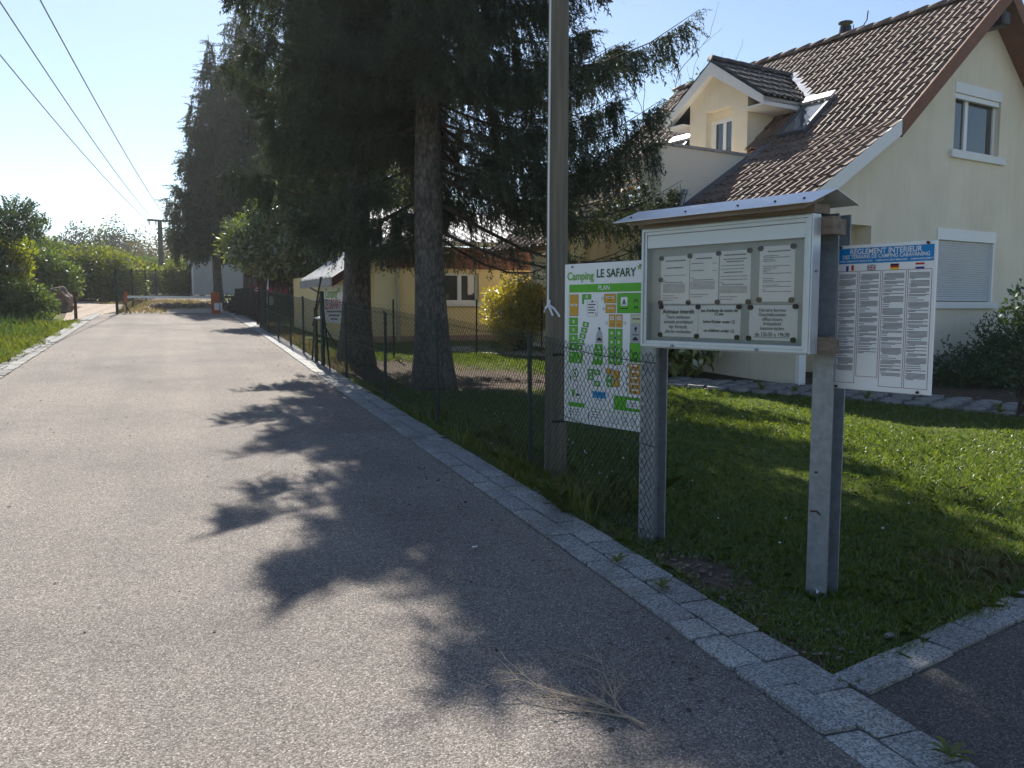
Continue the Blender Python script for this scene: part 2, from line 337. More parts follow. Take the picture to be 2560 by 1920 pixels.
M['pgrey'] = mat('print_grey', (0.38, 0.4, 0.42), 0.5, 0.0)
M['pbeige'] = mat('print_beige', (0.55, 0.56, 0.38), 0.5, 0.0)
M['pblue'] = mat('print_blue', (0.02, 0.28, 0.62), 0.5, 0.0)
M['bluehead'] = mat('print_header_blue', (0.0, 0.22, 0.56), 0.5, 0.0)
M['pred'] = mat('print_red', (0.5, 0.015, 0.02), 0.5, 0.0)
M['maroon'] = mat('print_maroon', (0.22, 0.02, 0.03), 0.5, 0.0)
M['navy'] = mat('print_navy', (0.02, 0.05, 0.25), 0.5, 0.0)
M['pyellow'] = mat('print_yellow', (0.8, 0.6, 0.02), 0.5, 0.0)
M['magnet'] = mat('black_magnet', (0.02, 0.02, 0.022), 0.45, 0.1, 8)
M['fencegreen'] = mat('dark_green_coating', (0.012, 0.028, 0.02), 0.5, 0.2, 8)
M['rust'] = mat('rusty_brown_steel', (0.11, 0.045, 0.03), 0.85, 0.3, 12, 0.3, 60)
M['orange'] = mat('orange_red_paint', (0.42, 0.075, 0.02), 0.55, 0.12, 4)
M['rock'] = mat('grey_brown_rock', (0.24, 0.18, 0.15), 0.95, 0.35, 3, 0.9, 14)
M['siding'] = mat('grey_beige_siding', (0.46, 0.45, 0.44), 0.7, 0.04, 2)
M['hut'] = mat('dark_red_brown_boards', (0.06, 0.024, 0.02), 0.8, 0.2, 5)
M['cable'] = mat('grey_cable', (0.25, 0.25, 0.25), 0.6, 0.05)
M['whitecloth'] = mat('white_cloth', (0.7, 0.72, 0.74), 0.9, 0.05)
M['bark'] = barkmat()
M['twigwood'] = mat('brown_twig', (0.07, 0.05, 0.04), 0.9, 0.2, 10)
M['deadtwig'] = mat('bleached_dead_twig', (0.36, 0.29, 0.22), 0.85, 0.2, 20)
M['needle'] = leafmat('spruce_needles', (0.018, 0.031, 0.019), (0.045, 0.064, 0.032), 0.28, 0.06, 0.5)
M['needle_far'] = leafmat('spruce_needles_far', (0.024, 0.038, 0.02), (0.06, 0.078, 0.033), 0.3, 0.06, 0.5)
M['leaf_dark'] = leafmat('robinia_leaves', (0.016, 0.038, 0.016), (0.04, 0.075, 0.026), 0.32, 0.06)
M['leaf_mid'] = leafmat('hazel_leaves', (0.04, 0.08, 0.016), (0.10, 0.15, 0.03), 0.48, 0.05)
M['leaf_light'] = leafmat('bright_leaves', (0.07, 0.11, 0.018), (0.16, 0.19, 0.035), 0.5, 0.05)
M['leaf_yellow'] = leafmat('yellowing_leaves', (0.13, 0.17, 0.012), (0.27, 0.27, 0.02), 0.5, 0.05, .45, (1.25, 1.3, .4))
M['leaf_brown'] = leafmat('dry_brown_leaves', (0.07, 0.065, 0.035), (0.14, 0.12, 0.065), 0.35, 0.04)
M['leaf_far'] = leafmat('distant_leaves', (0.04, 0.06, 0.022), (0.085, 0.105, 0.04), 0.4, 0.04)
M['leaf_pine'] = leafmat('distant_pine_needles', (0.016, 0.028, 0.018), (0.035, 0.05, 0.03), 0.2, 0.03)
M['laurel'] = leafmat('glossy_laurel_leaves', (0.04, 0.075, 0.012), (0.11, 0.15, 0.025), 0.48, 0.13, 0.28)
M['goldbush'] = leafmat('golden_privet_leaves', (0.22, 0.21, 0.015), (0.42, 0.36, 0.035), 0.45, 0.12, 0.3)
M['rhodo'] = leafmat('pale_green_shrub_leaves', (0.10, 0.14, 0.03), (0.2, 0.23, 0.06), 0.35, 0.1, 0.35)
M['juniper'] = leafmat('juniper_sprays', (0.025, 0.06, 0.022), (0.05, 0.10, 0.035), 0.25, 0.04)
M['grass'] = leafmat('lawn_blades', (0.058, 0.118, 0.020), (0.145, 0.195, 0.042), 0.45, 0.05, 0.4, (1.65, 1.45, 0.5))
M['grass2'] = leafmat('verge_blades', (0.055, 0.10, 0.014), (0.15, 0.17, 0.03), 0.45, 0.04, 0.4, (1.6, 1.5, 0.45))
M['straw'] = leafmat('dry_straw_blades', (0.15, 0.125, 0.06), (0.28, 0.235, 0.125), 0.35, 0.03, 0.5, (1.1, 1.05, 0.8))
M['weed'] = leafmat('soft_weed_leaves', (0.04, 0.085, 0.025), (0.08, 0.14, 0.045), 0.4, 0.04)
M['clear'] = clearglass('showcase_glass')

# ------------------------------------------------------------------ ground, roads, kerbs
xs = np.concatenate([np.linspace(-260, -30, 12), np.linspace(-26, -3, 24), np.arange(-2.75, 12, .2), np.linspace(13, 26, 12), np.linspace(30, 260, 12)])
ys = np.concatenate([np.linspace(-40, -4, 8), np.arange(-3, 8, .2), np.linspace(8.5, 62, 80), np.linspace(70, 600, 16)])
X, Y = np.meshgrid(xs, ys); Z = gz(X, Y)
mask = ((X < -3.2) | (X > 3.0)) & (np.abs(X) < 26) & (Y < 70)
Z = Z + np.where(mask, 0.004 * np.sin(X * 1.9 + 0.7 * Y) + 0.004 * np.sin(Y * 2.3 - X), 0)
Z = Z - np.where((X > -2.75) & (X < 2.5) & (Y < 33.2), 0.02, 0.0)
Z = Z - np.where((X > 2.3) & (Y < 2.50 + (X - 2.5) * .24) & (X < 60), 0.05, 0.0)
V = np.stack([X, Y, Z], -1).reshape(-1, 3); nx, ny = len(xs), len(ys)
I = np.arange(nx * ny).reshape(ny, nx)
F = np.stack([I[:-1, :-1], I[:-1, 1:], I[1:, 1:], I[1:, :-1]], -1).reshape(-1, 4)
tag(mesh_np('ground', V, F, M['ground'], smooth=True), kind='structure')

def sheet(name, outline, m, dz, kind='structure', n=1):
    mb = MB(); mb.quad(*[(x, y, gz(x, y) + dz) for x, y in outline]); o = mb.build(name, m)
    return tag(o, kind=kind)
road = MB()
yy = np.linspace(-30, 33.05, 40)
for a, b in zip(yy[:-1], yy[1:]):
    road.quad((-2.37, a, gz(0, a) + 0.012), (2.12, a, gz(0, a) + 0.012), (2.12, b, gz(0, b) + 0.012), (-2.37, b, gz(0, b) + 0.012))
tag(road.build('road', M['asphalt']), kind='structure')
sheet('driveway', [(2.46, -30), (40, -30), (40, 4.3), (8.2, 3.84), (5.6, 3.24), (3.95, 2.82), (2.62, 2.50), (2.46, 2.42)], M['asphalt2'], 0.002)
track = MB()
tp = [((-3.1, 28.6), (-2.42, 30.6)), ((-3.3, 31.0), (-2.2, 33.4)), ((-3.6, 34.5), (-1.9, 35.5)), ((-4.2, 38.5), (-1.7, 38.8)), ((-5.2, 43), (-2.2, 42)), ((-8.0, 48), (-3.2, 47)), ((-12, 52), (-6, 54))]
for (a, b), (c, d) in zip(tp[:-1], tp[1:]):
    track.quad(*[(x, y, gz(x, y) + 0.016) for x, y in (a, b, d, c)])
tag(track.build('track', M['gravel']), kind='structure')
sheet('yard', [(-1.75, 33.1), (1.9, 33.1), (2.4, 36), (3.4, 48), (-0.2, 48), (-1.0, 40)], M['gravel'], 0.02)
sheet('garden_path', [(5.2, 17.0), (6.2, 15.9), (7.7, 14.4), (9.2, 13.6), (9.2, 14.7), (8.2, 15.3), (7.0, 16.6), (6.3, 17.9), (5.3, 17.9)], M['concrete'], 0.02)

def stone_mesh(name, m, seed, bev=0.012):
    r = random.Random(seed); mb = MB(); j = lambda: r.uniform(-0.035, 0.035)
    p = [(x + j(), y + j(), z) for z in (-0.5, 0.5) for x, y in ((-0.5, -0.5), (0.5, -0.5), (0.5, 0.5), (-0.5, 0.5))]
    mb.hexa(p); o = mb.build(name, m, bevel=0.05); me = o.data; bpy.data.objects.remove(o); return me
kerb_meshes = [stone_mesh('kerb_stone', M['granite'], k) for k in range(6)]
sett_meshes = [stone_mesh('sett', M['sett'], 20 + k) for k in range(6)]
def lay(parent, name, meshes, x0, x1, y0, y1, top, tilt=0.0, rz=0.0):
    o = link(name, random.choice(meshes), parent); cx, cy = (x0 + x1) / 2, (y0 + y1) / 2
    o.location = (cx, cy, gz(cx, cy) + top - 0.03 + random.uniform(-0.004, 0.004))
    o.scale = ((x1 - x0) * 0.97, (y1 - y0) * 0.985, 0.06); o.rotation_euler = (math.atan(SL) + random.uniform(-1, 1) * tilt, random.uniform(-1, 1) * tilt, rz + random.uniform(-0.015, 0.015)); return o
def far_stones(parent, name, spans, m):
    mb = MB()
    for x0, x1, y0, y1, top in spans:
        zA, zB = gz(0, y0) + top, gz(0, y1) + top
        mb.hexa([(x0, y0, zA - .05), (x1, y0, zA - .05), (x1, y1, zB - .05), (x0, y1, zB - .05), (x0, y0, zA), (x1, y0, zA), (x1, y1, zB), (x0, y1, zB)])
    return tag(mb.build(name, m, parent), kind='stuff')
# right kerb: two rows of granite blocks
bed = MB(); yy = np.linspace(-6, 33, 30)
for a, b in zip(yy[:-1], yy[1:]): bed.quad((2.10, a, gz(0, a) + 0.006), (2.50, a, gz(0, a) + 0.006), (2.50, b, gz(0, b) + 0.006), (2.10, b, gz(0, b) + 0.006))
kerb = tag(bed.build('kerb', M['mortar']), kind='structure')
far = []
for x0, x1 in ((2.115, 2.275), (2.283, 2.475)):
    y = -3.0 + random.uniform(0, .2)
    while y < 33:
        l = random.choice([.2, .24, .26, .3, .33])
        drop = 0.016 if y < 2.2 else 0.026
        wob = 0.02 * math.sin(y * 0.31) - (0.012 * max(0, y - 18))
        if y < 15.5: lay(kerb, 'kerb_stone', kerb_meshes, x0 + wob, x1 + wob, y, y + l - 0.006, drop, 0.012)
        else: far.append((x0 + wob, x1 + wob, y, y + l - 0.012, 0.028))
        y += l
far_stones(kerb, 'far_kerb_stones', far, M['granite'])
# kerb along the driveway
kd = MB()
edge = [(2.52, 2.40), (3.95, 2.74), (5.6, 3.16), (8.2, 3.76)]
for (ax, ay), (bx, by) in zip(edge[:-1], edge[1:]): kd.quad((ax, ay, gz(0, ay) - 0.004), (bx, by, gz(0, by) - 0.004), (bx - .03, by + .2, gz(0, by) - 0.004), (ax - .03, ay + .2, gz(0, ay) - 0.004))
kdo = tag(kd.build('driveway_kerb', M['mortar']), kind='structure')
for (ax, ay), (bx, by) in zip(edge[:-1], edge[1:]):
    dx, dy = bx - ax, by - ay; Ld = math.hypot(dx, dy); ang = math.atan2(dy, dx); t = 0
    while t < Ld - .05:
        l = min(random.choice([.26, .3, .34]), Ld - t); cx = ax + dx / Ld * (t + l / 2) - math.sin(ang) * .09; cy = ay + dy / Ld * (t + l / 2) + math.cos(ang) * .09
        lay(kdo, 'kerb_stone', kerb_meshes, cx - l / 2, cx + l / 2, cy - .085, cy + .085, 0.02, 0.015, ang); t += l
# left kerb of pale setts
bed = MB(); yy = np.linspace(4, 33.2, 24)
for a, b in zip(yy[:-1], yy[1:]): bed.quad((-2.72, a, gz(0, a) + 0.006), (-2.34, a, gz(0, a) + 0.006), (-2.34, b, gz(0, b) + 0.006), (-2.72, b, gz(0, b) + 0.006))
kl = tag(bed.build('verge_kerb', M['mortar']), kind='structure')
far = []
for x0, x1 in ((-2.70, -2.54), (-2.53, -2.36)):
    y = 10.5
    while y < 33:
        l = random.choice([.16, .2, .24, .3])
        if random.random() < 0.95:
            if y < 21: lay(kl, 'sett', sett_meshes, x0 + random.uniform(-.03, .01), x1, y, y + l - .02, 0.03, 0.03)
            else: far.append((x0, x1, y, y + l - .02, 0.028))
        y += l
for k in range(12): far.append((-2.3 + k * .36, -1.96 + k * .36, 33.08, 33.3, 0.025))
far_stones(kl, 'far_setts', far, M['sett'])

# flagstone path along the house
fp = MB(); A = [(6.3, 11.6), (6.85, 10.72), (7.4, 10.0), (8.35, 9.05), (9.1, 7.9), (9.75, 6.75), (10.6, 5.2)]; B = [(7.1, 12.1), (7.8, 11.2), (8.5, 10.55), (9.45, 9.6), (10.1, 8.45), (10.85, 7.3), (11.8, 5.8)]
for i in range(len(A) - 1): fp.quad(*[(x, y, gz(x, y) + 0.02) for x, y in (A[i], A[i + 1], B[i + 1], B[i])])
fpo = tag(fp.build('flagstone_path', M['mortar']), kind='structure')
flag_meshes = []
for k in range(7):
    r = random.Random(50 + k); n = r.choice([5, 6, 7]); mb = MB(); poly = [((.5 + r.uniform(-.06, .04)) * math.cos(6.283 * i / n + .3), (.5 + r.uniform(-.06, .04)) * math.sin(6.283 * i / n + .3)) for i in range(n)]
    mb.prism(poly, lambda p, t: (p[0], p[1], t), -0.5, 0.5); o = mb.build('flagstone', M['flag'], bevel=0.03); flag_meshes.append(o.data); bpy.data.objects.remove(o)
for i in range(len(A) - 1):
    nl = max(2, int(math.dist(A[i], A[i + 1]) / .3))
    for a in range(nl):
        for b in range(5):
            u = (a + .5 + random.uniform(-.1, .1)) / nl; v = (b + .5 + random.uniform(-.08, .08)) / 5
            x = (A[i][0] * (1 - u) + A[i + 1][0] * u) * (1 - v) + (B[i][0] * (1 - u) + B[i + 1][0] * u) * v
            y = (A[i][1] * (1 - u) + A[i + 1][1] * u) * (1 - v) + (B[i][1] * (1 - u) + B[i + 1][1] * u) * v
            o = link('flagstone', random.choice(flag_meshes), fpo); o.location = (x, y, gz(x, y) + .025 + random.uniform(-.008, .008))
            o.scale = (.31, .29, .05); o.rotation_euler = (random.uniform(-.04, .04), random.uniform(-.04, .04), random.uniform(0, 6.28))

# ------------------------------------------------------------------ house (local x along the gable, y along the ridge, z height)
house = thing('house', 'cream rendered house with brown tiled roof and dormer beside the lawn', 'house', (9.0, 10.3, 0.0), R(9.6))
UK, ZK, M1, M2, UR = 1.8, 4.66, 0.876, 0.623, 4.8          # kick point, roof slopes, ridge
ZR = ZK + M1 * (UR - UK)
HL = 7.6                                                     # length along the ridge
def rz_(u):
    if u <= UK: return ZK + M2 * (u - UK)
    if u <= UR: return ZK + M1 * (u - UK)
    return ZR - 0.9 * (u - UR)
def strips(mb, brk, top, holes, y0, y1, zb):
    for a, b in zip(brk[:-1], brk[1:]):
        cuts = sorted([(h[2], h[3]) for h in holes if h[0] <= a + 1e-6 and h[1] >= b - 1e-6]); z = zb
        for c0, c1 in cuts:
            if c0 > z: mb.box(a, b, y0, y1, z, c0)
            z = c1
        mb.hexa([(a, y0, z), (b, y0, z), (b, y1, z), (a, y1, z), (a, y0, top(a)), (b, y0, top(b)), (b, y1, top(b)), (a, y1, top(a))])
holes = [(4.0, 5.48, 4.44, 5.60), (3.64, 5.50, 1.76, 3.04), (0.22, 1.76, 0.0, 3.0)]
gb = MB(); strips(gb, [0, .22, 1.76, UK, 3.64, 4.0, UR, 5.48, 5.50, 7.0, 9.2], lambda u: rz_(u) - 0.10, holes, 0.0, 0.28, 0.0)
gb.box(0, 0.28, 0.282, HL, 0.0, 3.30); gb.box(9.0, 9.2, 0.282, HL, 0, 3.2); gb.box(0.285, 8.99, HL - .2, HL, 0, 3.3)
gb.build('wall', M['render'], house)
pr = MB(); pr.box(0.285, 1.9, 1.3, 1.42, 0, 3.2); pr.box(1.78, 1.9, 0.285, 1.295, 0, 3.2); pr.box(0.285, 1.775, 0.285, 1.295, 3.01, 3.1)
pr.build('porch_recess', M['render'], house)
MB().box(0.03, 0.19, -0.035, -0.002, 0.1, 2.9).build('corner_pilaster', M['white'], house)
MB().box(1.9, 9.15, -0.025, -0.002, 0.0, 0.80).build('plinth', M['plinth'], house)
def window(parent, u0, u1, z0, z1, depth, split, closed=False):
    f = MB(); t = 0.06
    for a, b, c, d in ((u0, u0 + t, z0, z1), (u1 - t, u1, z0, z1), (u0 + t, u1 - t, z0, z0 + t), (u0 + t, u1 - t, z1 - t, z1)): f.box(a, b, depth, depth + .06, c, d)
    for s in split: f.box(s - .05, s + .05, depth - .005, depth + .06, z0 + t, z1 - t)
    w = f.build('window', M['pvc'], parent)
    xs_ = [u0 + t] + [v for s in split for v in (s - .05, s + .05)] + [u1 - t]
    for a, b in zip(xs_[0::2], xs_[1::2]):
        MB().box(a, b, depth + .03, depth + .045, z0 + t, z1 - t).build('pane', M['pane'], w)
    return w
w1 = window(house, 4.0, 5.48, 4.44, 5.44, 0.10, [4.52])
MB().box(3.98, 5.50, -.012, .10, 5.45, 5.63).build('shutter_box', M['pvc'], w1)
MB().box(4.03, 5.45, .02, .09, 5.36, 5.445).build('shutter_end_slat', M['pvc'], w1)
MB().box(3.86, 5.62, -.07, .09, 4.31, 4.435).build('sill', M['white'], w1)
MB().box(5.06, 5.30, .22, .24, 4.5, 5.4).build('curtain', M['curtain'], w1)
sh = MB(); n = 26
for k in range(n):
    a = 1.78 + k * (1.08 / n); sh.hexa([(3.68, .05, a), (5.46, .05, a), (5.46, .07, a), (3.68, .07, a), (3.68, .038, a + .028), (5.46, .038, a + .028), (5.46, .07, a + .036), (3.68, .07, a + .036)])
sh.box(3.68, 5.46, .072, .09, 1.78, 2.86)
w2 = sh.build('window', M['shutter'], house); w2['label'] = 'window closed by a pale grey roller shutter'
MB().box(3.62, 5.52, -.02, .12, 2.86, 3.06).build('shutter_box', M['pvc'], w2)
for a in (3.63, 5.462): MB().box(a, a + .048, -.006, .10, 1.76, 2.858).build('guide_rail', M['pvc'], w2)
MB().box(3.55, 5.60, -.08, .10, 1.64, 1.755).build('sill', M['white'], w2)
# roof slabs
W0, W1 = -0.45, HL + .3
def rp(t, w, n, seg):
    """point on the roof: t metres down from the kick (seg 'k') or up from it (seg 'u'), n above the surface"""
    m = M1 if seg == 'u' else M2; c = 1 / math.hypot(1, m); s = m * c
    return (UK + t * c - n * s, w, ZK + t * s + n * c)
TU = (UR - UK) * math.hypot(1, M1); TK = (UK + .95) * math.hypot(1, M2)
def slab(mb, seg, t0, t1, w0, w1, n0, n1):
    mb.hexa([rp(t0, w0, n0, seg), rp(t0, w1, n0, seg), rp(t1, w1, n0, seg), rp(t1, w0, n0, seg), rp(t0, w0, n1, seg), rp(t0, w1, n1, seg), rp(t1, w1, n1, seg), rp(t1, w0, n1, seg)])
rf = MB(); slab(rf, 'u', 0, TU, W0, W1, -.13, -.03); slab(rf, 'k', -TK, 0, W0, 2.42, -.13, -.03); slab(rf, 'k', -TK, 0, 5.5, W1, -.13, -.03)
c9 = 1 / math.hypot(1, .9); Rr = lambda t, w, n: (UR + t * c9 + n * .9 * c9, w, ZR - t * .9 * c9 + n * c9)
rf.hexa([Rr(a, b, c) for c in (-.13, -.03) for a, b in ((0, W0), (6.4, W0), (6.4, W1), (0, W1))])
roof = rf.build('roof', M['brownwood'], house)
# interlocking double-roll tiles
prof = [(-.5, .0), (-.42, .032), (-.30, .036), (-.22, .008), (-.08, .0), (0.0, .03), (.12, .036), (.22, .008), (.40, .0), (.5, .004)]
def tile_data(m, name, width, length, kx=1.0):
    mb = MB(); k = len(prof); v = []
    for yv, zb in ((0, .042), (length, .012)):
        for x, z in prof: v.append((x * width, yv, z * kx + zb))
    for x, z in prof: v.append((x * width, 0, z * kx + .042 - .024))
    f = [(i, i + 1, i + 1 + k, i + k) for i in range(k - 1)] + [(i + 1, i, i + 2 * k, i + 1 + 2 * k) for i in range(k - 1)]
    mb.add(v, f); o = mb.build(name, m, recalc=False); me = o.data; bpy.data.objects.remove(o); return me
tdat = tile_data(M['tile'], 'roof_tile', 0.305, 0.40, 1.15)
def tile_matrix(t, w, seg, dirn=1):
    m = M1 if seg == 'u' else M2; c = 1 / math.hypot(1, m); s = m * c
    # local x across (towards +w reversed so that the face is up), local y up the slope, local z normal
    ax = Vector((0, -1, 0)); ay = Vector((c, 0, s)); az = Vector((-s, 0, c))
    p = Vector(rp(t, w, -.03, seg)); return Matrix(((ax.x, ay.x, az.x, p.x), (ax.y, ay.y, az.y, p.y), (ax.z, ay.z, az.z, p.z), (0, 0, 0, 1)))
tiles = []
EXP = 0.325; CW = 0.30
for seg, ta, tb in (('k', -TK - .03, -.02), ('u', 0.0, TU - .04)):
    t = ta
    while t < tb - .05:
        w = W0 + .12
        while w < W1 - .05:
            u = rp(t, w, 0, seg)[0]; ok = True
            if seg == 'k' and 2.3 < w < 5.55: ok = False
            if seg == 'u' and 2.85 < w < 4.3 and t < 1.9 - abs(w - 3.55) * .9: ok = False
            if ok: tiles.append((w, t, seg))
            w += CW
        t += EXP
tiles.sort(key=lambda q: q[0]); joined_v, joined_f = [], []
tv = np.array([v.co[:] for v in tdat.vertices]); tf = [tuple(p.vertices) for p in tdat.polygons]
for i, (w, t, seg) in enumerate(tiles):
    mt = tile_matrix(t, w + random.uniform(-.006, .006), seg) @ Matrix.Rotation(random.uniform(-.012, .012), 4, 'Z') @ Matrix.Rotation(random.uniform(-.015, .02), 4, 'X')
    if i < 300:
        o = link('roof_tile', tdat, roof); o.matrix_local = mt
    else:
        b = len(joined_v); A4 = np.array(mt); joined_v += [tuple(q) for q in (tv @ A4[:3, :3].T + A4[:3, 3])]; joined_f += [tuple(k + b for k in q) for q in tf]
jb = MB(); jb.v = joined_v; jb.f = joined_f; tag(jb.build('far_roof_tiles', M['tile'], roof, recalc=False), kind='stuff')
cap = MB()
for k in range(9):
    a = math.pi * k / 8
    cap.v += [(-.13 * math.cos(a) , 0, .125 * math.sin(a)), (-.115 * math.cos(a), .42, .11 * math.sin(a))]
cap.f = [(2 * k, 2 * k + 2, 2 * k + 3, 2 * k + 1) for k in range(8)] + [tuple(range(0, 18, 2))]
co = cap.build('ridge_tile', M['tile'], roof, smooth=True); cdat = co.data; bpy.data.objects.remove(co)
w = W0
while w < W1 - .2:
    o = link('ridge_tile', cdat, roof); o.location = (UR, w, ZR - .005); o.rotation_euler = (R(-2) + random.uniform(-.01, .01), 0, random.uniform(-.02, .02)); w += .385
# barge boards
def barge(name, pts, m, h=.24):
    mb = MB()
    for (ua, za), (ub, zb_) in zip(pts[:-1], pts[1:]):
        mb.hexa([(ua, W0 - .035, za - h), (ub, W0 - .035, zb_ - h), (ub, W0 - .002, zb_ - h), (ua, W0 - .002, za - h), (ua, W0 - .035, za), (ub, W0 - .035, zb_), (ub, W0 - .002, zb_), (ua, W0 - .002, za)])
    return mb.build(name, m, house)
barge('barge_board', [(UK - .04, ZK - .01), (UR, ZR + .03)], M['brownwood'], .30)
barge('barge_board', [(UR + .002, ZR + .03), (9.3, ZR - .9 * 4.5)], M['brownwood'], .30)
kb = barge('barge_board', [(-.95, rz_(-.95) - .03), (UK - .05, ZK - .03)], M['white'], .24); kb['label'] = 'white lower barge board'
MB().box(4.64, 4.88, -.42, -.003, 6.60, 6.86).build('purlin_end', M['blackmetal'], house, bevel=.03)
# gutter on the front eave
MB().tube([(-1.02, W0, 2.86), (-1.02, 2.4, 2.86)], .06, 8).build('gutter', M['galv'], house)
# skylights
def skylight(t0, t1, w0, w1):
    m = MB()
    for a, b, c, d in ((t0, t1, w0, w0 + .06), (t0, t1, w1 - .06, w1), (t0, t0 + .07, w0 + .06, w1 - .06)): slab(m, 'u', a, b, c, d, .0, .10)
    s = m.build('skylight', M['lead'], roof)
    m = MB(); slab(m, 'u', t1 - .16, t1 + .03, w0 - .02, w1 + .02, .10, .15); m.build('top_cover', M['alu_bright'], s)
    m = MB(); slab(m, 'u', t0 + .07, t1 - .16, w0 + .06, w1 - .06, .07, .085); m.build('pane', M['skypane'], s)
M['skypane'] = glassmat('skylight_pane', (0.10, 0.11, 0.12), 0.06)
skylight(.16, 1.28, 1.52, 2.14); skylight(.1, 1.0, 4.95, 5.55)
# flue
ch = MB().tube([(5.02, 3.09, 6.9), (5.02, 3.09, 7.36), (5.02, 3.09, 7.60)], [.15, .15, .115], 14).build('flue', M['blackmetal'], house, smooth=False)
MB().tube([(5.02, 3.09, 7.66), (5.02, 3.09, 7.68), (5.02, 3.09, 7.72)], [.15, .15, .04], 14).build('cowl', M['blackmetal'], ch)
MB().tube([(4.8, 2.5, 7.25), (4.8, 2.48, 7.44), (4.8, 2.42, 7.5), (4.8, 2.4, 7.68)], .012, 5).tube([(4.8, 2.48, 7.42), (4.8, 2.75, 7.38)], .01, 5).tube([(4.8, 2.72, 7.36), (4.8, 2.74, 7.5)], .01, 5).build('lightning_hook', M['blackmetal'], house)
# dormer
DW0, DW1, DC = 2.78, 4.34, 3.56
dm = MB()
dz = lambda w: 6.36 - .68 * abs(w - DC)
def fstrip(a, b, z0):
    dm.hexa([(UK, a, z0), (UK + .25, a, z0), (UK + .25, b, z0), (UK, b, z0), (UK, a, dz(a)), (UK + .25, a, dz(a)), (UK + .25, b, dz(b)), (UK, b, dz(b))])
fstrip(DW0, 3.18, 3.5); fstrip(3.88, DW1, 3.5); fstrip(3.18, DC, 5.58); fstrip(DC, 3.88, 5.58)
dm.box(UK + .252, 3.3, DW0, DW0 + .15, 3.6, 5.76); dm.box(UK + .252, 3.3, DW1 - .15, DW1, 3.6, 5.76)
dorm = dm.build('dormer', M['render'], house)
dd = MB(); U = UK + .16
for a, b, c, d in ((3.18, 3.24, 3.6, 5.40), (3.82, 3.88, 3.6, 5.40), (3.24, 3.82, 5.34, 5.40), (3.48, 3.56, 3.6, 5.34), (3.24, 3.30, 3.6, 5.34), (3.76, 3.82, 3.6, 5.34)): dd.box(U, U + .06, a, b, c, d)
dd.build('door_frame', M['pvc'], dorm)
MB().box(U, U + .06, 3.18, 3.88, 5.402, 5.575).build('lintel', M['render'], dorm)
for a, b in ((3.30, 3.478), (3.562, 3.76)): MB().box(U + .02, U + .035, a, b, 3.6, 5.338).build('pane', M['pane'], dorm)
V0 = UK - .20
uat = lambda z: UK + (z - ZK) / M1 + .05
DRZ = 6.50; DE = 1.34; dsl = .68
ez = DRZ - dsl * DE
def dplane(side, n0, n1, e=DE):
    w_e = DC - side * e; ze = DRZ - dsl * e
    P_ = [(V0, DC, DRZ), (V0, w_e, ze), (uat(ze), w_e, ze), (uat(DRZ), DC, DRZ)]
    return [(a, b, c + n0) for a, b, c in P_] + [(a, b, c + n1) for a, b, c in P_]
ds = MB(); ds.hexa(dplane(1, -.13, -.05)); ds.hexa(dplane(-1, -.13, .03))
ds.build('dormer_roof_boards', M['darktile'], dorm)
# verge boards, fascia, soffit in white
vb = MB()
for s in (1, -1):
    we = DC - s * DE
    vb.hexa([(V0 - .03, DC, DRZ - .28), (V0 - .03, we, ez - .20), (V0 - .002, we, ez - .20), (V0 - .002, DC, DRZ - .28), (V0 - .03, DC, DRZ - .04), (V0 - .03, we, ez - .04), (V0 - .002, we, ez - .04), (V0 - .002, DC, DRZ - .04)])
vb.hexa([(V0, DC, DRZ - .16), (V0, DC - DE, ez - .16), (UK - .002, DC - DE, ez - .16), (UK - .002, DC, DRZ - .16), (V0, DC, DRZ - .14), (V0, DC - DE, ez - .14), (UK - .002, DC - DE, ez - .14), (UK - .002, DC, DRZ - .14)]); vb.hexa([(V0, DC, DRZ - .16), (V0, DC + DE, ez - .16), (UK - .002, DC + DE, ez - .16), (UK - .002, DC, DRZ - .16), (V0, DC, DRZ - .14), (V0, DC + DE, ez - .14), (UK - .002, DC + DE, ez - .14), (UK - .002, DC, DRZ - .14)])
vb.build('verge_board', M['white'], dorm)
for s in (1, -1):
    we = DC - s * DE; wi = DC - s * .78; a, b = sorted((we, we + s * .03))
    MB().box(V0, uat(ez) - .05, a, b, ez - .20, ez - .05).build('fascia', M['white'], dorm)
    a, b = sorted((we + s * .031, wi)); MB().box(V0, uat(ez) + .2, a, b, ez - .20, ez - .17).build('soffit', M['white'], dorm)
ddat = tile_data(M['darktile'], 'dormer_tile', 0.30, 0.36, 1.3)
cs = 1 / math.hypot(1, dsl)
for side in (1, -1):
    for r_ in range(5):
        d_ = DE + .03 - r_ * .33 * cs; z_ = DRZ - dsl * d_; umax = uat(z_) - .12; u = V0 + .12
        while u < umax:
            o = link('dormer_tile', ddat, dorm)
            ax = Vector((1, 0, 0)) if side > 0 else Vector((-1, 0, 0)); ay = Vector((0, side * cs, dsl * cs)); az = ax.cross(ay)
            p = Vector((u, DC - side * d_, z_ - .045)); o.matrix_local = Matrix(((ax.x, ay.x, az.x, p.x), (ax.y, ay.y, az.y, p.y), (ax.z, ay.z, az.z, p.z), (0, 0, 0, 1))) @ Matrix.Rotation(random.uniform(-.01, .01), 4, 'Z'); u += .295
u = V0 - .02
while u < uat(DRZ) - .1:
    o = link('ridge_tile', cdat, dorm); o.data = cdat; o.location = (u, DC, DRZ + .0); o.rotation_euler = (0, R(1.5), R(-90)); o.scale = (.85, 1, .8); o.material_slots[0].link = 'OBJECT'; o.material_slots[0].material = M['darktile']; u += .385
fl = MB(); npt = 9
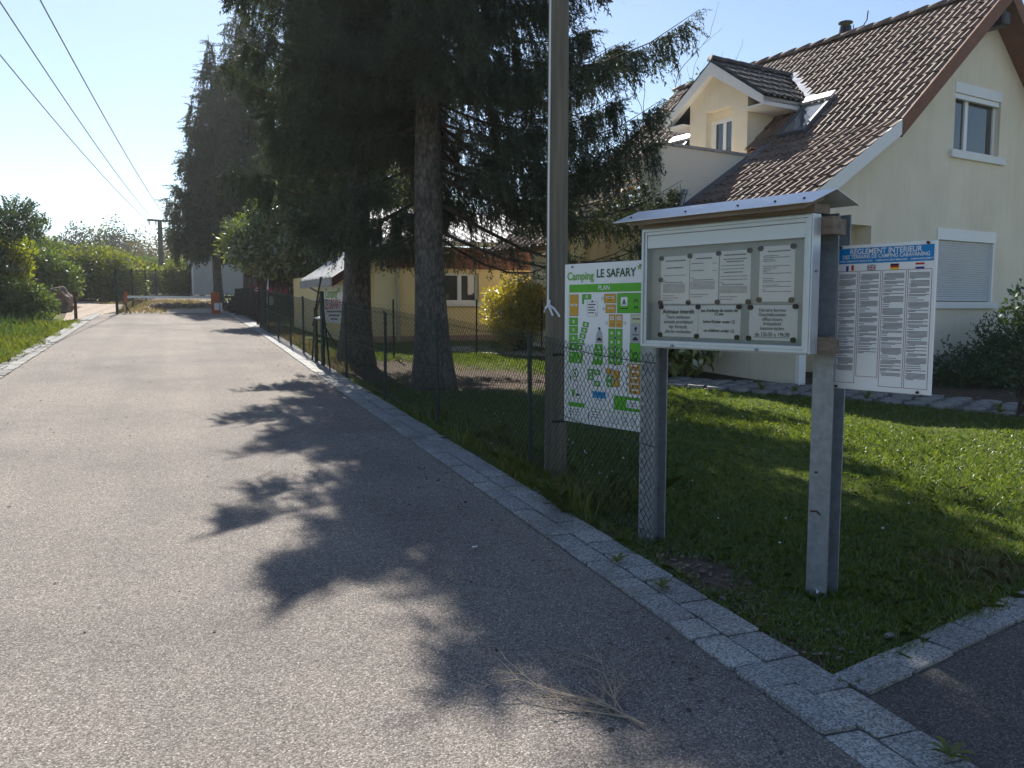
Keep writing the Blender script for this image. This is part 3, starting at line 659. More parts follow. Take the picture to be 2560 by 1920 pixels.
for k in range(npt):
    a = k / (npt - 1); w_ = DC - a * (DE + .02); z_ = DRZ - dsl * (DE + .02) * a; wob = .03 * math.sin(k * 2.4)
    fl.v += [(uat(z_) - .10 + wob, w_, z_ + .05), (uat(z_) + .08, w_ - .05, z_ + .13 + wob * .3)]
fl.f = [(2 * k, 2 * k + 2, 2 * k + 3, 2 * k + 1) for k in range(npt - 1)]
fl.build('flashing', M['alu_bright'], dorm)
# balcony in front of the dormer
bal = MB(); bal.box(-.64, UK + .3, 2.46, 5.3, 3.34, 3.52)
balc = bal.build('balcony', M['render2'], house)
bp = MB(); bp.box(-.66, 1.72, 2.44, 2.6, 3.0, 4.46); bp.box(-.66, -.50, 2.602, 2.95, 3.3, 4.46); bp.build('parapet', M['render2'], balc)
bc = MB(); bc.box(-.70, 1.76, 2.41, 2.63, 4.462, 4.51); bc.box(-.70, -.46, 2.632, 2.98, 4.462, 4.51); bc.build('coping', M['plinth'], balc)
for z_ in (3.58, 3.72, 3.86, 4.00, 4.14, 4.28): MB().box(-.60, -.575, 2.97, 5.3, z_, z_ + .07).build('lattice_slat', M['render2'], balc)
for w_ in np.arange(3.05, 5.3, .2): MB().box(-.572, -.55, float(w_), float(w_) + .05, 3.5, 4.36).build('lattice_slat', M['render2'], balc)
ar = MB(); 
for k in range(8):
    a0, a1 = math.pi * k / 8, math.pi * (k + 1) / 8; c = 3.9
    ar.hexa([(-.6, c - .9 * math.cos(a0), 2.55 + .75 * math.sin(a0)), (-.42, c - .9 * math.cos(a0), 2.55 + .75 * math.sin(a0)), (-.42, c - .9 * math.cos(a1), 2.55 + .75 * math.sin(a1)), (-.6, c - .9 * math.cos(a1), 2.55 + .75 * math.sin(a1)),
             (-.6, c - .9 * math.cos(a0), 3.335), (-.42, c - .9 * math.cos(a0), 3.335), (-.42, c - .9 * math.cos(a1), 3.335), (-.6, c - .9 * math.cos(a1), 3.335)])
ar.box(-.6, -.42, 2.6, 2.99, .2, 3.335); ar.box(-.6, -.42, 4.81, 5.2, .2, 3.335)
ar.build('arch', M['yellow'], balc)
vl = MB(); slab(vl, 'k', -TK, 0.05, 2.12, 2.435, .012, .03); vl.build('valley_flashing', M['lead'], roof)
MB().tube([(-.3, 2.40, 3.30), (-.15, 2.38, 3.72)], .05, 8).build('vent_pipe', M['galv'], roof)

# ------------------------------------------------------------------ yellow annex
annex = thing('reception_building', 'yellow single storey building with red brown fascia behind the spruces', 'building', (3.75, 19.25, 0.0), R(4))
wl = MB(); wb, wt = 0.6, 2.62
holes = [(2.36, 3.32, 1.78, 2.50)]
strips(wl, [0.0, 2.36, 3.32, 8.4], lambda u: wt, holes, 0, .25, wb); wl.box(0, .23, .252, 6, wb, 2.5); wl.box(8.2, 8.4, .252, 6, wb, wt)
wl.build('wall', M['yellow'], annex)
MB().box(0.5, 8.42, -.02, -.002, wb, .98).build('plinth', mat('pink_plinth', (.42, .27, .22), .9, .1, 3), annex)
MB().box(.62, 1.25, -.025, -.002, .99, 2.5).build('wall_panel', mat('pale_yellow_render', (.72, .6, .36), .9, .04, 2), annex)
cb = MB(); x = .92
while x < 8.5: cb.box(x, x + .112, -.06, -.03, 2.60, 3.12); x += .12
cb.box(.92, 8.5, -.029, .2, 2.61, 3.11); cb.build('wood_cladding', M['redwood'], annex)
MB().box(.80, 8.7, -.36, -.33, 3.125, 3.23).build('eaves_board', mat('pale_eaves_board', (.6, .55, .42), .7, .05), annex)
cr = MB(); x = .8; k = 0
while x < 8.7:
    for a, b, h in ((0, .13, 0), (.13, .17, .035), (.17, .22, .035), (.22, .26, 0)):
        pass
    xs_ = [x, x + .15, x + .175, x + .225, x + .25]; hs = [0, 0, .04, .04, 0]
    for i in range(4):
        cr.quad((xs_[i], -.42, 3.24 + hs[i]), (xs_[i + 1], -.42, 3.24 + hs[i + 1]), (xs_[i + 1], 3.6, 4.42 + hs[i + 1]), (xs_[i], 3.6, 4.42 + hs[i]))
    x += .25
cr.hexa([(.8, -.40, 3.20), (8.7, -.40, 3.20), (8.7, 3.6, 4.38), (.8, 3.6, 4.38), (.8, -.40, 3.23), (8.7, -.40, 3.23), (8.7, 3.6, 4.41), (.8, 3.6, 4.41)])
rfa = cr.build('roof', M['corr'], annex, recalc=False)
MB().box(5.6, 6.0, 2.4, 2.8, 3.9, 4.55).build('chimney', mat('pink_brick_stack', (.5, .25, .18), .9, .15, 12), rfa)
# lower roof at the left end, falling towards the road
lr = MB(); n = 10; SX0, SX1, SZ0, SZ1 = -.42, 1.15, 2.30, 3.32
for k in range(n):
    y0 = -.28 + k * .33
    for a, b, h0, h1 in ((0, .16, 0, 0), (.16, .2, 0, .03), (.2, .28, .03, .03), (.28, .33, .03, 0)):
        lr.quad((SX0, y0 + a, SZ0 + .05 + h0), (SX0, y0 + b, SZ0 + .05 + h1), (SX1, y0 + b, SZ1 + .05 + h1), (SX1, y0 + a, SZ1 + .05 + h0))
lr.hexa([(SX0, -.28, SZ0), (SX1, -.28, SZ1), (SX1, 3.0, SZ1), (SX0, 3.0, SZ0), (SX0, -.28, SZ0 + .035), (SX1, -.28, SZ1 + .035), (SX1, 3.0, SZ1 + .035), (SX0, 3.0, SZ0 + .035)])
lro = lr.build('side_roof', M['corr'], annex, recalc=False)
MB().hexa([(SX0, -.315, SZ0 - .17), (SX1, -.315, SZ1 - .17), (SX1, -.282, SZ1 - .17), (SX0, -.282, SZ0 - .17), (SX0, -.315, SZ0 + .03), (SX1, -.315, SZ1 + .03), (SX1, -.282, SZ1 + .03), (SX0, -.282, SZ0 + .03)]).build('verge_board', M['hut'], lro)
MB().box(SX0 - .03, SX0 - .002, -.28, 3.0, SZ0 - .15, SZ0 + .03).build('fascia', M['plinth'], lro)
MB().hexa([(.12, 0, 2.5), (1.1, 0, 2.5), (1.1, .25, 2.5), (.12, .25, 2.5), (.12, 0, 2.6), (1.1, 0, 3.22), (1.1, .25, 3.22), (.12, .25, 2.6)]).build('gable_infill', M['yellow'], annex)
dp = MB(); dp.tube([(1.2, -.07, .7), (1.2, -.07, 2.6)], .05, 8).build('downpipe', mat('grey_yellow_pipe', (.45, .40, .28), .5, .05), annex)
MB().tube([(.04, 2.7, .7), (.04, 2.7, 2.0), (-.36, 2.9, 2.28)], .035, 8).build('downpipe', M['galv'], annex)
aw = window(annex, 2.36, 3.32, 1.78, 2.50, .10, [2.84])
MB().box(2.29, 3.39, -.06, .09, 1.69, 1.775).build('sill', M['white'], aw)

# ------------------------------------------------------------------ lettering helpers (local frame: x right, z up, facing -y)
def text(s, parent, x, z, size, m, d=-.003, align='CENTER', bold=0.0, sx=1.0, shear=0.0, rot=0.0):
    c = bpy.data.curves.new('lettering', 'FONT'); c.body = s; c.size = size; c.align_x = align; c.align_y = 'CENTER'; c.offset = bold * size; c.shear = shear
    c.materials.append(m); o = link('lettering', c, parent); o.location = (x, d, z); o.rotation_euler = (R(90), rot, 0); o.scale = (sx, 1, 1); return o
class Print:
    """flat print on a panel: rectangles collected by ink colour"""
    def __init__(s, X, Z, d): s.X = X; s.Z = Z; s.d = d; s.m = {}
    def mb(s, c): return s.m.setdefault(c, MB())
    def rect(s, c, a0, a1, b0, b1, lay=0):
        d = s.d - .0006 * lay; s.mb(c).quad((s.X(a0), d, s.Z(b1)), (s.X(a1), d, s.Z(b1)), (s.X(a1), d, s.Z(b0)), (s.X(a0), d, s.Z(b0)))
    def poly(s, c, pts, lay=0): s.mb(c).quad(*[(s.X(a), s.d - .0006 * lay, s.Z(b)) for a, b in pts])
    def disc(s, c, a, b, r, lay=0): s.mb(c).disc((s.X(a), s.d - .0006 * lay, s.Z(b)), r, (1, 0, 0), (0, 0, 1))
    def box(s, c, a0, a1, b0, b1, t=.0016, lay=0):
        w, h = abs(s.X(1) - s.X(0)), abs(s.Z(1) - s.Z(0)); ta, tb = t / w, t / h
        for q in ((a0, a1, b0, b0 + tb), (a0, a1, b1 - tb, b1), (a0, a0 + ta, b0 + tb, b1 - tb), (a1 - ta, a1, b0 + tb, b1 - tb)): s.rect(c, *q, lay)
    def done(s, parent):
        for c, mb in s.m.items(): mb.build('print', M[c], parent, recalc=False)

ANG = R(-73)                               # the notice board, plan and rules panels share one direction
bx, by = 2.556, 4.326
nb = thing('notice_board', 'aluminium notice case on two galvanised posts with a small metal roof', 'notice board', (bx, by, 0.17), ANG)
ZB = -0.17
def ipost(s0, d0, z1, name='post'):
    mb = MB(); zb = -.12
    mb.box(s0, s0 + .115, d0, d0 + .008, zb, z1); mb.box(s0, s0 + .115, d0 + .112, d0 + .12, zb, z1); mb.box(s0 + .053, s0 + .062, d0 + .0085, d0 + .1115, zb, z1)
    return mb.build(name, M['galv'], nb)
ipost(-.075, .145, 2.02 + ZB); p2 = ipost(1.06, .20, 2.12 + ZB)
MB().tube([(1.10, .199, .63), (1.10, .19, .63)], .006, 8).build('bolt_hole', M['blackmetal'], p2)
MB().tube([(1.075, .197, .42), (1.11, .196, .425), (1.13, .197, .41)], .005, 5).build('rust_scar', M['rust'], p2)
zc0, zc1, sc0, sc1 = 1.42 + ZB, 2.11 + ZB, .05, 1.155
c = MB(); t = .042
for a, b, e, f in ((sc0, sc0 + t, zc0, zc1), (sc1 - t, sc1, zc0, zc1), (sc0 + t, sc1 - t, zc0, zc0 + t), (sc0 + t, sc1 - t, zc1 - t, zc1)): c.box(a, b, 0, .075, e, f)
c.box(sc0 + t, sc1 - t, .06, .075, zc0 + t, zc1 - t)
case = c.build('case', M['alu'], nb, bevel=.003)
c = MB(); t2 = .016
for a, b, e, f in ((sc0 + .006, sc0 + .006 + t2, zc0 + .006, zc1 - .006), (sc1 - .006 - t2, sc1 - .006, zc0 + .006, zc1 - .006), (sc0 + .022, sc1 - .022, zc0 + .006, zc0 + .022), (sc0 + .022, sc1 - .022, zc1 - .022, zc1 - .006)): c.box(a, b, -.008, -.001, e, f)
c.build('door_frame', M['alu'], nb, bevel=.002)
MB().box(sc0 + t, sc1 - t, .045, .0595, zc0 + t, zc1 - t).build('back_panel', M['backpanel'], nb)
MB().box(sc0 + .044, sc1 - .044, .004, .012, 1.995 + ZB, 2.066 + ZB).build('header_strip', M['header'], nb)
MB().quad((sc0 + .044, .008, zc0 + .044), (sc1 - .044, .008, zc0 + .044), (sc1 - .044, .008, 1.993 + ZB), (sc0 + .044, .008, 1.993 + ZB)).build('pane', M['clear'], nb, recalc=False)
for s_ in (.30, .86): MB().tube([(s_, -.010, zc0 + .014), (s_, -.018, zc0 + .014)], .009, 10).build('lock', M['galv'], nb)
MB().tube([(1.156, .035, 1.83 + ZB), (1.163, .035, 1.83 + ZB)], .007, 8).build('rivet', M['galv'], nb)
for z_ in (2.01, 1.42): MB().box(.0, 1.215, .076, .143, z_ + ZB, z_ + .085 + ZB).build('beam', M['weatherwood'], nb)
MB().box(1.10, 1.215, .1435, .199, 2.01 + ZB, 2.085 + ZB).build('spacer_block', M['weatherwood'], nb); MB().box(1.10, 1.2, .1435, .199, 1.42 + ZB, 1.495 + ZB).build('spacer_block', M['weatherwood'], nb)
rfm = MB(); rs0, rs1 = -.06, 1.225; zf, zr_, zb_ = 2.148 + ZB, 2.226 + ZB, 2.165 + ZB
pr_ = [(-.13, zf), (.085, zr_), (.30, zb_)]
for (d0, z0), (d1, z1) in zip(pr_[:-1], pr_[1:]):
    rfm.hexa([(rs0, d0, z0 - .004), (rs1, d0, z0 - .004), (rs1, d1, z1 - .004), (rs0, d1, z1 - .004), (rs0, d0, z0), (rs1, d0, z0), (rs1, d1, z1), (rs0, d1, z1)])
rfo = rfm.build('roof', M['roofmetal'], nb)
MB().hexa([(rs0 + .1, -.10, zf - .025), (rs1 - .06, -.10, zf - .025), (rs1 - .06, .07, zr_ - .05), (rs0 + .1, .07, zr_ - .05), (rs0 + .1, -.10, zf - .002), (rs1 - .06, -.10, zf - .002), (rs1 - .06, .07, zr_ - .012), (rs0 + .1, .07, zr_ - .012)]).box(.02, 1.16, .0, .14, zc1 + .002, zc1 + .045).build('roof_timber', M['weatherwood'], rfo)
for s_ in (.02, .42, .76, .98, 1.14): MB().tube([(s_, -.06, zf + .024), (s_, -.063, zf + .032)], .006, 6).build('screw', M['blackmetal'], rfo)

# papers in the case: each sheet is a thing of its own, magnets hold it
pd = .0435
def sheet_of_paper(label, s0, s1, z0, z1, mags):
    t_ = thing('paper_notice', label, 'notice', (0, 0, 0), 0, 'notices in the showcase')
    t_.matrix_world = Matrix.Translation((bx, by, 0.17)) @ Matrix.Rotation(ANG, 4, 'Z')
    mb = MB(); n = 8; v = []
    for k in range(n + 1):
        a = s0 + (s1 - s0) * k / n; bow = .0035 * math.sin(math.pi * k / n) + .001 * math.sin(k * 2.1 + s0 * 9); v += [(a, pd - bow, z0 + ZB), (a, pd - bow * .6, z1 + ZB)]
    mb.add(v, [(2 * k, 2 * k + 2, 2 * k + 3, 2 * k + 1) for k in range(n)]); mb.build('sheet', M['paper'], t_, recalc=False)
    for a, b in mags: MB().tube([(a, pd - .001, b + ZB), (a, pd - .014, b + ZB)], .0135, 14).build('magnet', M['magnet'], t_)
    return t_
ld = pd - .0058
def ink(parent, rows, mname='greyink'):
    mb = MB()
    for s0, s1, z, h in rows:
        s = s0
        while s < s1 - .002:
            e = min(s1, s + random.uniform(.008, .03)); mb.quad((s, ld, z + ZB), (e, ld, z + ZB), (e, ld, z + h + ZB), (s, ld, z + h + ZB)); s = e + .0022
    mb.build('print', M[mname], parent, recalc=False)
a = sheet_of_paper('price sheet pinned top left in the showcase with five magnets', .165, .37, 1.672, 1.945, [(.172, 1.935), (.168, 1.812), (.168, 1.68)])
ink(a, [(.205, .345, 1.915, .006), (.21, .33, 1.875, .006), (.19, .35, 1.834, .0025), (.18, .21, 1.802, .003), (.20, .33, 1.793, .004)] + [(.185, .345, 1.783 - k * .0065, .0022) for k in range(8)] + [(.18, .27, 1.718, .003), (.18, .30, 1.705, .003), (.18, .26, 1.692, .003)])
a = sheet_of_paper('price sheet second from left in the upper row of the showcase', .376, .572, 1.672, 1.952, [(.378, 1.94), (.372, 1.68)])
ink(a, [(.42, .53, 1.92, .006), (.39, .475, 1.895, .004), (.535, .56, 1.892, .003), (.39, .475, 1.855, .004), (.535, .56, 1.852, .003), (.385, .41, 1.815, .003), (.40, .54, 1.803, .004)] + [(.385, .55, 1.793 - k * .0065, .0022) for k in range(7)] + [(.385, .51, 1.723, .003), (.385, .47, 1.71, .003)])
a = sheet_of_paper('price sheet third from left in the upper row of the showcase', .578, .777, 1.672, 1.956, [(.574, 1.945), (.772, 1.95), (.572, 1.682), (.77, 1.682)])
ink(a, [(.61, .75, 1.93, .006), (.605, .755, 1.908, .005), (.625, .735, 1.895, .005), (.59, .74, 1.875, .003), (.59, .74, 1.857, .003), (.61, .73, 1.838, .005), (.59, .76, 1.818, .003), (.59, .76, 1.80, .003), (.585, .61, 1.784, .003), (.60, .74, 1.773, .004)] + [(.585, .76, 1.763 - k * .0065, .0022) for k in range(6)] + [(.585, .70, 1.708, .003), (.585, .67, 1.695, .003)])
a = sheet_of_paper('price sheet alone at the right of the upper row in the showcase', .83, 1.035, 1.682, 1.966, [(.838, 1.956), (1.028, 1.958), (.836, 1.692), (1.025, 1.69)])
ink(a, [(.88, 1.01, 1.936, .005)] + [(.855, x_, z_, .0028) for x_, z_ in ((.94, 1.915), (1.01, 1.906), (.92, 1.896), (.93, 1.888), (1.01, 1.862), (.94, 1.852), (.9, 1.843), (.88, 1.834), (1.02, 1.825), (.92, 1.80), (.92, 1.79), (1.02, 1.781), (.95, 1.765), (1.02, 1.757), (.87, 1.742), (1.02, 1.732))])
a = sheet_of_paper('white sheet headed Animaux interdit, lower left in the showcase', .165, .437, 1.485, 1.663, [(.175, 1.655), (.17, 1.494)])
text('Animaux interdit', a, .30, 1.628 + ZB, .034, M['ink'], ld, bold=.014, sx=.98)
for k, s in enumerate(('Tiere verboten', 'animals prohibited', 'dyr forbudt', 'dieren verboden')): text(s, a, .30, 1.597 - k * .0275 + ZB, .029, M['ink'], ld, sx=.98)
a = sheet_of_paper('white sheet about no children under 12, middle of the lower row', .44, .722, 1.483, 1.663, [(.442, 1.655), (.712, 1.655), (.435, 1.492), (.705, 1.492)])
for s, z in (("pas d'enfants de moins de", 1.635), ('12 ans', 1.616), ('keine Kinder unter 12', 1.574), ('no children under 12', 1.525)): text(s, a, .583, z + ZB, .0235, M['ink'], ld, bold=.018)
a = sheet_of_paper('white sheet with office hours Horaire bureau, lower right in the showcase', .775, 1.06, 1.482, 1.664, [(.785, 1.652), (1.05, 1.657), (.778, 1.49), (1.042, 1.488)])
for k, s in enumerate(('Horaire bureau', 'Geschäftszeiten', 'office hours', 'Arbejdstid', 'kantoortijden')): text(s, a, .917, 1.638 - k * .0235 + ZB, .0255, M['ink'], ld)
text('de 15h30 a 19h30', a, .917, 1.512 + ZB, .0285, M['ink'], ld); MB().quad((.81, ld, 1.497 + ZB), (1.02, ld, 1.497 + ZB), (1.02, ld, 1.499 + ZB), (.81, ld, 1.499 + ZB)).build('print', M['ink'], a, recalc=False)

# rules panel on the right post
d0 = .30
rg = thing('rules_sign', 'white campsite rules panel with blue heading and four text columns', 'sign', (bx, by, 0.17), ANG)
rs, re, rt, rb = 1.118, 1.615, 1.965 + ZB, 1.235 + ZB
MB().box(rs, re, d0, d0 + .012, rb, rt).build('panel', M['signwhite'], rg, bevel=.002)
P = Print(lambda a: rs + a * (re - rs), lambda b: rt - b * (rt - rb), d0 - .0008)
P.rect('bluehead', .018, .975, .022, .128)
text('RÈGLEMENT INTÉRIEUR', rg, P.X(.5), P.Z(.049), .037, M['signwhite'], d0 - .003, bold=.012, sx=.92)
text('DES TERRAINS DE CAMPING CARAVANING', rg, P.X(.5), P.Z(.083), .0262, M['signwhite'], d0 - .003, bold=.012, sx=.86)
text('INNER CAMPING SITE REGULATION     CAMPINGPLATZBESTIMMUNGEN     CAMPINGREGLEMENT', rg, P.X(.5), P.Z(.112), .0125, M['signwhite'], d0 - .003, bold=.01, sx=.86)
cols = [(.015, .228, .955), (.242, .468, .905), (.482, .722, .965), (.736, .965, .965)]
for i, (a0, a1, b1) in enumerate(cols):
    P.box('maroon', a0, a1, .178, b1, .0022)
    b = .20; stop = (.865, .74, .89, .915)[i]
    while b < stop:
        n = random.choice([1, 1, 2, 2, 3, 4, 6])
        for k in range(n):
            if b > stop: break
            e = a1 - .02 if k < n - 1 else a0 + .02 + (a1 - a0 - .04) * random.uniform(.25, .9)
            P.rect('greyink', a0 + .015 if n < 3 or random.random() < .7 else a0 + .03, e, b, b + .0042, 1); b += .0078
        b += .006
for i, a in enumerate((.10, .325, .56, .805)):
    f = (a, a + .085); g = (.140, .176)
    if i == 0:
        for k, c_ in enumerate(('navy', 'signwhite', 'pred')): P.rect(c_, a + .028 * k, a + .028 * (k + 1), .142 - .002 * k, .178 - .002 * k, 2)
    elif i == 2:
        for k, c_ in enumerate(('ink', 'pred', 'pyellow')): P.rect(c_, *f, .138 + .013 * k, .151 + .013 * k, 2)
    elif i == 3:
        for k, c_ in enumerate(('pred', 'signwhite', 'navy')): P.rect(c_, *f, .138 + .013 * k, .151 + .013 * k, 2)
    else:
        P.rect('navy', *f, .139, .177, 2)
        P.poly('signwhite', [(a, .139), (a + .012, .139), (a + .085, .177), (a + .073, .177)], 3); P.poly('signwhite', [(a + .073, .139), (a + .085, .139), (a + .012, .177), (a, .177)], 3)
        P.rect('signwhite', a + .034, a + .051, .139, .177, 4); P.rect('signwhite', *f, .1525, .1635, 4); P.rect('pred', a + .038, a + .047, .139, .177, 5); P.rect('pred', *f, .155, .161, 5)
P.done(rg)
for a, b in ((.04, .012), (.92, .012), (.04, .985), (.88, .985)): MB().tube([(P.X(a), d0 - .001, P.Z(b)), (P.X(a), d0 - .012, P.Z(b))], .007, 8).build('bolt', M['rust'], rg)

# camp plan panel between the wooden pole and the left post
pl = thing('camp_plan_sign', 'white camping plan panel with green and orange pitches behind the wire fence', 'sign', (bx, by, 0.17), ANG)
ps, pe, pt, pb = -1.12, -.27, 1.966 + ZB, .812 + ZB
d0 = .47
MB().box(ps, pe, d0, d0 + .008, pb, pt).build('panel', M['signwhite'], pl, bevel=.002)
P = Print(lambda a: ps + a * .75, lambda b: pt - b * (pt - pb), d0 - .0008)
text('Camping', pl, P.X(.22), P.Z(.078), .080, M['tgreen'], d0 - .003, bold=.022, sx=.96); text('LE SAFARY', pl, P.X(.685), P.Z(.068), .080, M['dgreen'], d0 - .003, bold=.016, sx=.98)
st = []
for k in range(10): r_ = (.024 if k % 2 == 0 else .010); st.append((.975 + r_ * math.sin(k * .6283) / .72, .038 - r_ * math.cos(k * .6283) / 1.09))
P.poly('tgreen', st)
P.rect('pgreen', .065, 1.06, .128, .178); text('PLAN', pl, P.X(.54), P.Z(.153), .047, M['signwhite'], d0 - .003, bold=.012)
P.rect('pgreen', .062, .067, .178, .86); P.rect('pgrey', .045, .047, .178, .93)
def lot(c_, a0, a1, b0, b1): P.rect('ink', a0, a1, b0, b1); P.rect(c_, a0 + .003, a1 - .003, b0 + .002, b1 - .002, 1)
def num(a, b, s): P.disc('signwhite', a, b, .011, 2); text(str(s), pl, P.X(a), P.Z(b), .014, M['dgreen'], d0 - .0035, bold=.01)
lot('porange', .075, .195, .19, .325); P.rect('signwhite', .09, .18, .25, .262, 2); P.rect('ink', .105, .165, .254, .258, 3)
lot('pgreen', .245, .37, .19, .222); lot('pgreen', .245, .272, .22, .25); num(.31, .206, 30)
P.box('ink', .315, .46, .235, .325)
for k in range(4): P.rect('ink', .33, .43 - .02 * (k % 2), .25 + .017 * k, .256 + .017 * k, 1)
P.rect('pred', .43, .44, .30, .32, 1); P.poly('ink', [(.37, .24), (.385, .225), (.40, .24)], 1)
for a0, a1, b0, b1 in ((.54, .695, .19, .246), (.56, .69, .254, .305)):
    lot('porange', a0, a1, b0, b1); P.rect('signwhite', a0 + .03, a1 - .03, b0 + .016, b0 + .026, 2); P.rect('ink', a0 + .04, a1 - .04, b0 + .019, b0 + .023, 3); P.rect('ink', a0 + .055, a1 - .055, b0 + .036, b0 + .039, 3)
lot('pgreen', .705, 1.06, .187, .305); P.rect('signwhite', .755, .835, .21, .262, 2); P.poly('ink', [(.795, .218), (.82, .255), (.803, .255), (.795, .24), (.787, .255), (.77, .255)], 3); P.rect('ink', .745, .845, .276, .281, 3)
for b in (.225, .265, .535, .565):
    a = .94
    P.rect('ink', a - .025, a + .025, b, b + .004, 3); P.rect('ink', a - .03, a + .03, b + .008, b + .011, 3); P.poly('ink', [(a - .012, b), (a - .007, b), (a - .02, b + .018), (a - .025, b + .018)], 3); P.poly('ink', [(a + .007, b), (a + .012, b), (a + .025, b + .018), (a + .02, b + .018)], 3)
for a0 in (.605, .695): lot('porange', a0, a0 + .082, .313, .39); P.rect('signwhite', a0 + .018, a0 + .064, .325, .346, 2); P.rect('ink', a0 + .025, a0 + .057, .33, .333, 3); P.rect('ink', a0 + .025, a0 + .057, .338, .341, 3); P.rect('ink', a0 + .02, a0 + .06, .372, .375, 3)
for a, b, s in ((.52, .218, 37), (.535, .28, 36), (.575, .365, 35), (.805, .365, 34)): P.disc('pgrey', a, b, .0135, 0); num(a, b, s)
for k, s in enumerate((29, 28, 27, 26)): lot('pgreen', .07, .19, .335 + .053 * k, .383 + .053 * k); num(.13, .359 + .053 * k, s)
P.poly('pgreen', [(.07, .55), (.27, .55), (.255, .622), (.07, .622)], 1); num(.10, .57, 19); num(.19, .606, 18); num(.225, .56, 20)
for k, s in enumerate((25, 24, 23, 22, 21)):
    a, b = .30 - .021 * k, .377 + .036 * k
    P.poly('ink', [(a - .037, b - .019), (a + .043, b - .012), (a + .033, b + .019), (a - .047, b + .012)], 0); P.poly('pgreen', [(a - .034, b - .016), (a + .040, b - .010), (a + .031, b + .016), (a - .044, b + .010)], 1); num(a, b, s)
P.poly('pgrey', [(.43, .49), (.445, .43), (.465, .41), (.495, .408), (.52, .425), (.53, .49)], 1); P.disc('ink', .482, .400, .011, 2); P.rect('ink', .455, .515, .462, .474, 3); P.rect('ink', .468, .50, .455, .462, 3)
P.poly('pgreen', [(.425, .494), (.53, .494), (.53, .622), (.395, .622)], 1); num(.48, .515, 17); num(.44, .58, 15); num(.50, .58, 16)
P.rect('signwhite', .42, .53, .54, .543, 2)
for k in range(4):
    for a0, s in ((.60, (10, 9, 8, 7)[k]), (.692, (14, 13, 12, 11)[k])): lot('pgreen', a0, a0 + .086, .398 + .054 * k, .450 + .054 * k); num(a0 + .043, .424 + .054 * k, s)
    P.disc('ink', .69, .452 + .054 * k, .007, 4)
lot('pbeige', .875, 1.06, .312, .366); P.rect('ink', .90, .99, .335, .341, 2); lot('pgrey', .875, 1.06, .37, .475); P.disc('ink', .94, .395, .012, 2); P.rect('ink', .935, .945, .40, .416, 2); P.rect('ink', .90, .98, .428, .433, 2); P.rect('ink', .905, .97, .452, .464, 2); P.rect('ink', .92, .955, .444, .452, 2)
lot('pgreen', .868, 1.06, .478, .592)
for k in range(5): lot('porange', .865, 1.06, .60 + .036 * k, .634 + .036 * k); P.rect('signwhite', .89, .98, .607 + .036 * k, .616 + .036 * k, 2); P.rect('ink', .91, .96, .622 + .036 * k, .625 + .036 * k, 2); P.disc('pgrey', .84, .615 + .036 * k, .011)
P.disc('tgreen', .16, .685, .035); P.disc('signwhite', .16, .685, .024, 1); P.rect('ink', .152, .17, .68, .70, 2); P.disc('ink', .161, .668, .006, 2)
P.box('ink', .125, .205, .725, .742); P.rect('ink', .14, .19, .731, .735, 1); P.box('ink', .125, .19, .76, .785); P.box('ink', .20, .29, .765, .785); P.rect('pred', .192, .197, .762, .778, 1)
for (a0, b0), s in (((.33, .652), 3), ((.415, .652), 4), ((.33, .688), 2), ((.415, .723), 1)): lot('pgreen', a0, a0 + .08, b0, b0 + .033); num(a0 + .04, b0 + .016, s)
for (a0, b0, c_) in ((.58, .640, 'porange'), (.58, .680, 'pgreen'), (.58, .716, 'pgreen')): lot(c_, a0, a0 + .08, b0, b0 + .035)
num(.62, .697, 6); num(.62, .733, 5); lot('porange', .667, .75, .648, .698); lot('porange', .667, .75, .701, .748); P.box('ink', .675, .745, .612, .640)
P.poly('pblue', [(.395, .787), (.575, .787), (.575, .828), (.405, .828)], 1); P.rect('ink', .45, .53, .80, .804, 2); P.rect('greyink', .44, .52, .838, .841)
lot('pgreen', .68, 1.06, .80, .885); P.rect('signwhite', .84, 1.0, .818, .865, 2); text('MAISON', pl, P.X(.92), P.Z(.835), .016, M['ink'], d0 - .0035); text('GARDIEN', pl, P.X(.92), P.Z(.851), .016, M['ink'], d0 - .0035)
P.rect('pgreen', .11, .15, .79, .835); P.box('ink', .16, .235, .80, .845); P.rect('ink', .175, .22, .815, .828, 1)
P.rect('pgreen', .062, .29, .872, .900); P.rect('pgreen', .29, 1.06, .896, .899); P.rect('pgrey', .05, 1.06, .862, .863); P.rect('tgreen', .062, 1.06, .972, .974)
P.poly('ink', [(.095, .735), (.082, .71), (.092, .71), (.092, .70), (.10, .70), (.10, .71), (.108, .71)], 1)
for k in range(3):
    P.rect('ink', .085, .11, .912 + .017 * k, .922 + .017 * k); P.rect('greyink', .13, .22, .915 + .017 * k, .919 + .017 * k); P.rect('ink', .34, .355, .925 + .015 * k, .936 + .015 * k); P.rect('greyink', .38, .50, .913 + .017 * k, .917 + .017 * k)
P.box('ink', .60, 1.05, .908, .968)
for k in range(5): P.box('greyink', .62, .75, .922 + .008 * k, .928 + .008 * k, .001); P.rect('greyink', .78, .86, .923 + .008 * k, .926 + .008 * k); P.rect('greyink', .90, .96, .923 + .008 * k, .926 + .008 * k)
P.done(pl)
for a, b in ((.11, .018), (.99, .028)): MB().tube([(P.X(a), d0 - .001, P.Z(b)), (P.X(a), d0 - .01, P.Z(b))], .008, 8).build('bolt', M['galv'], pl)

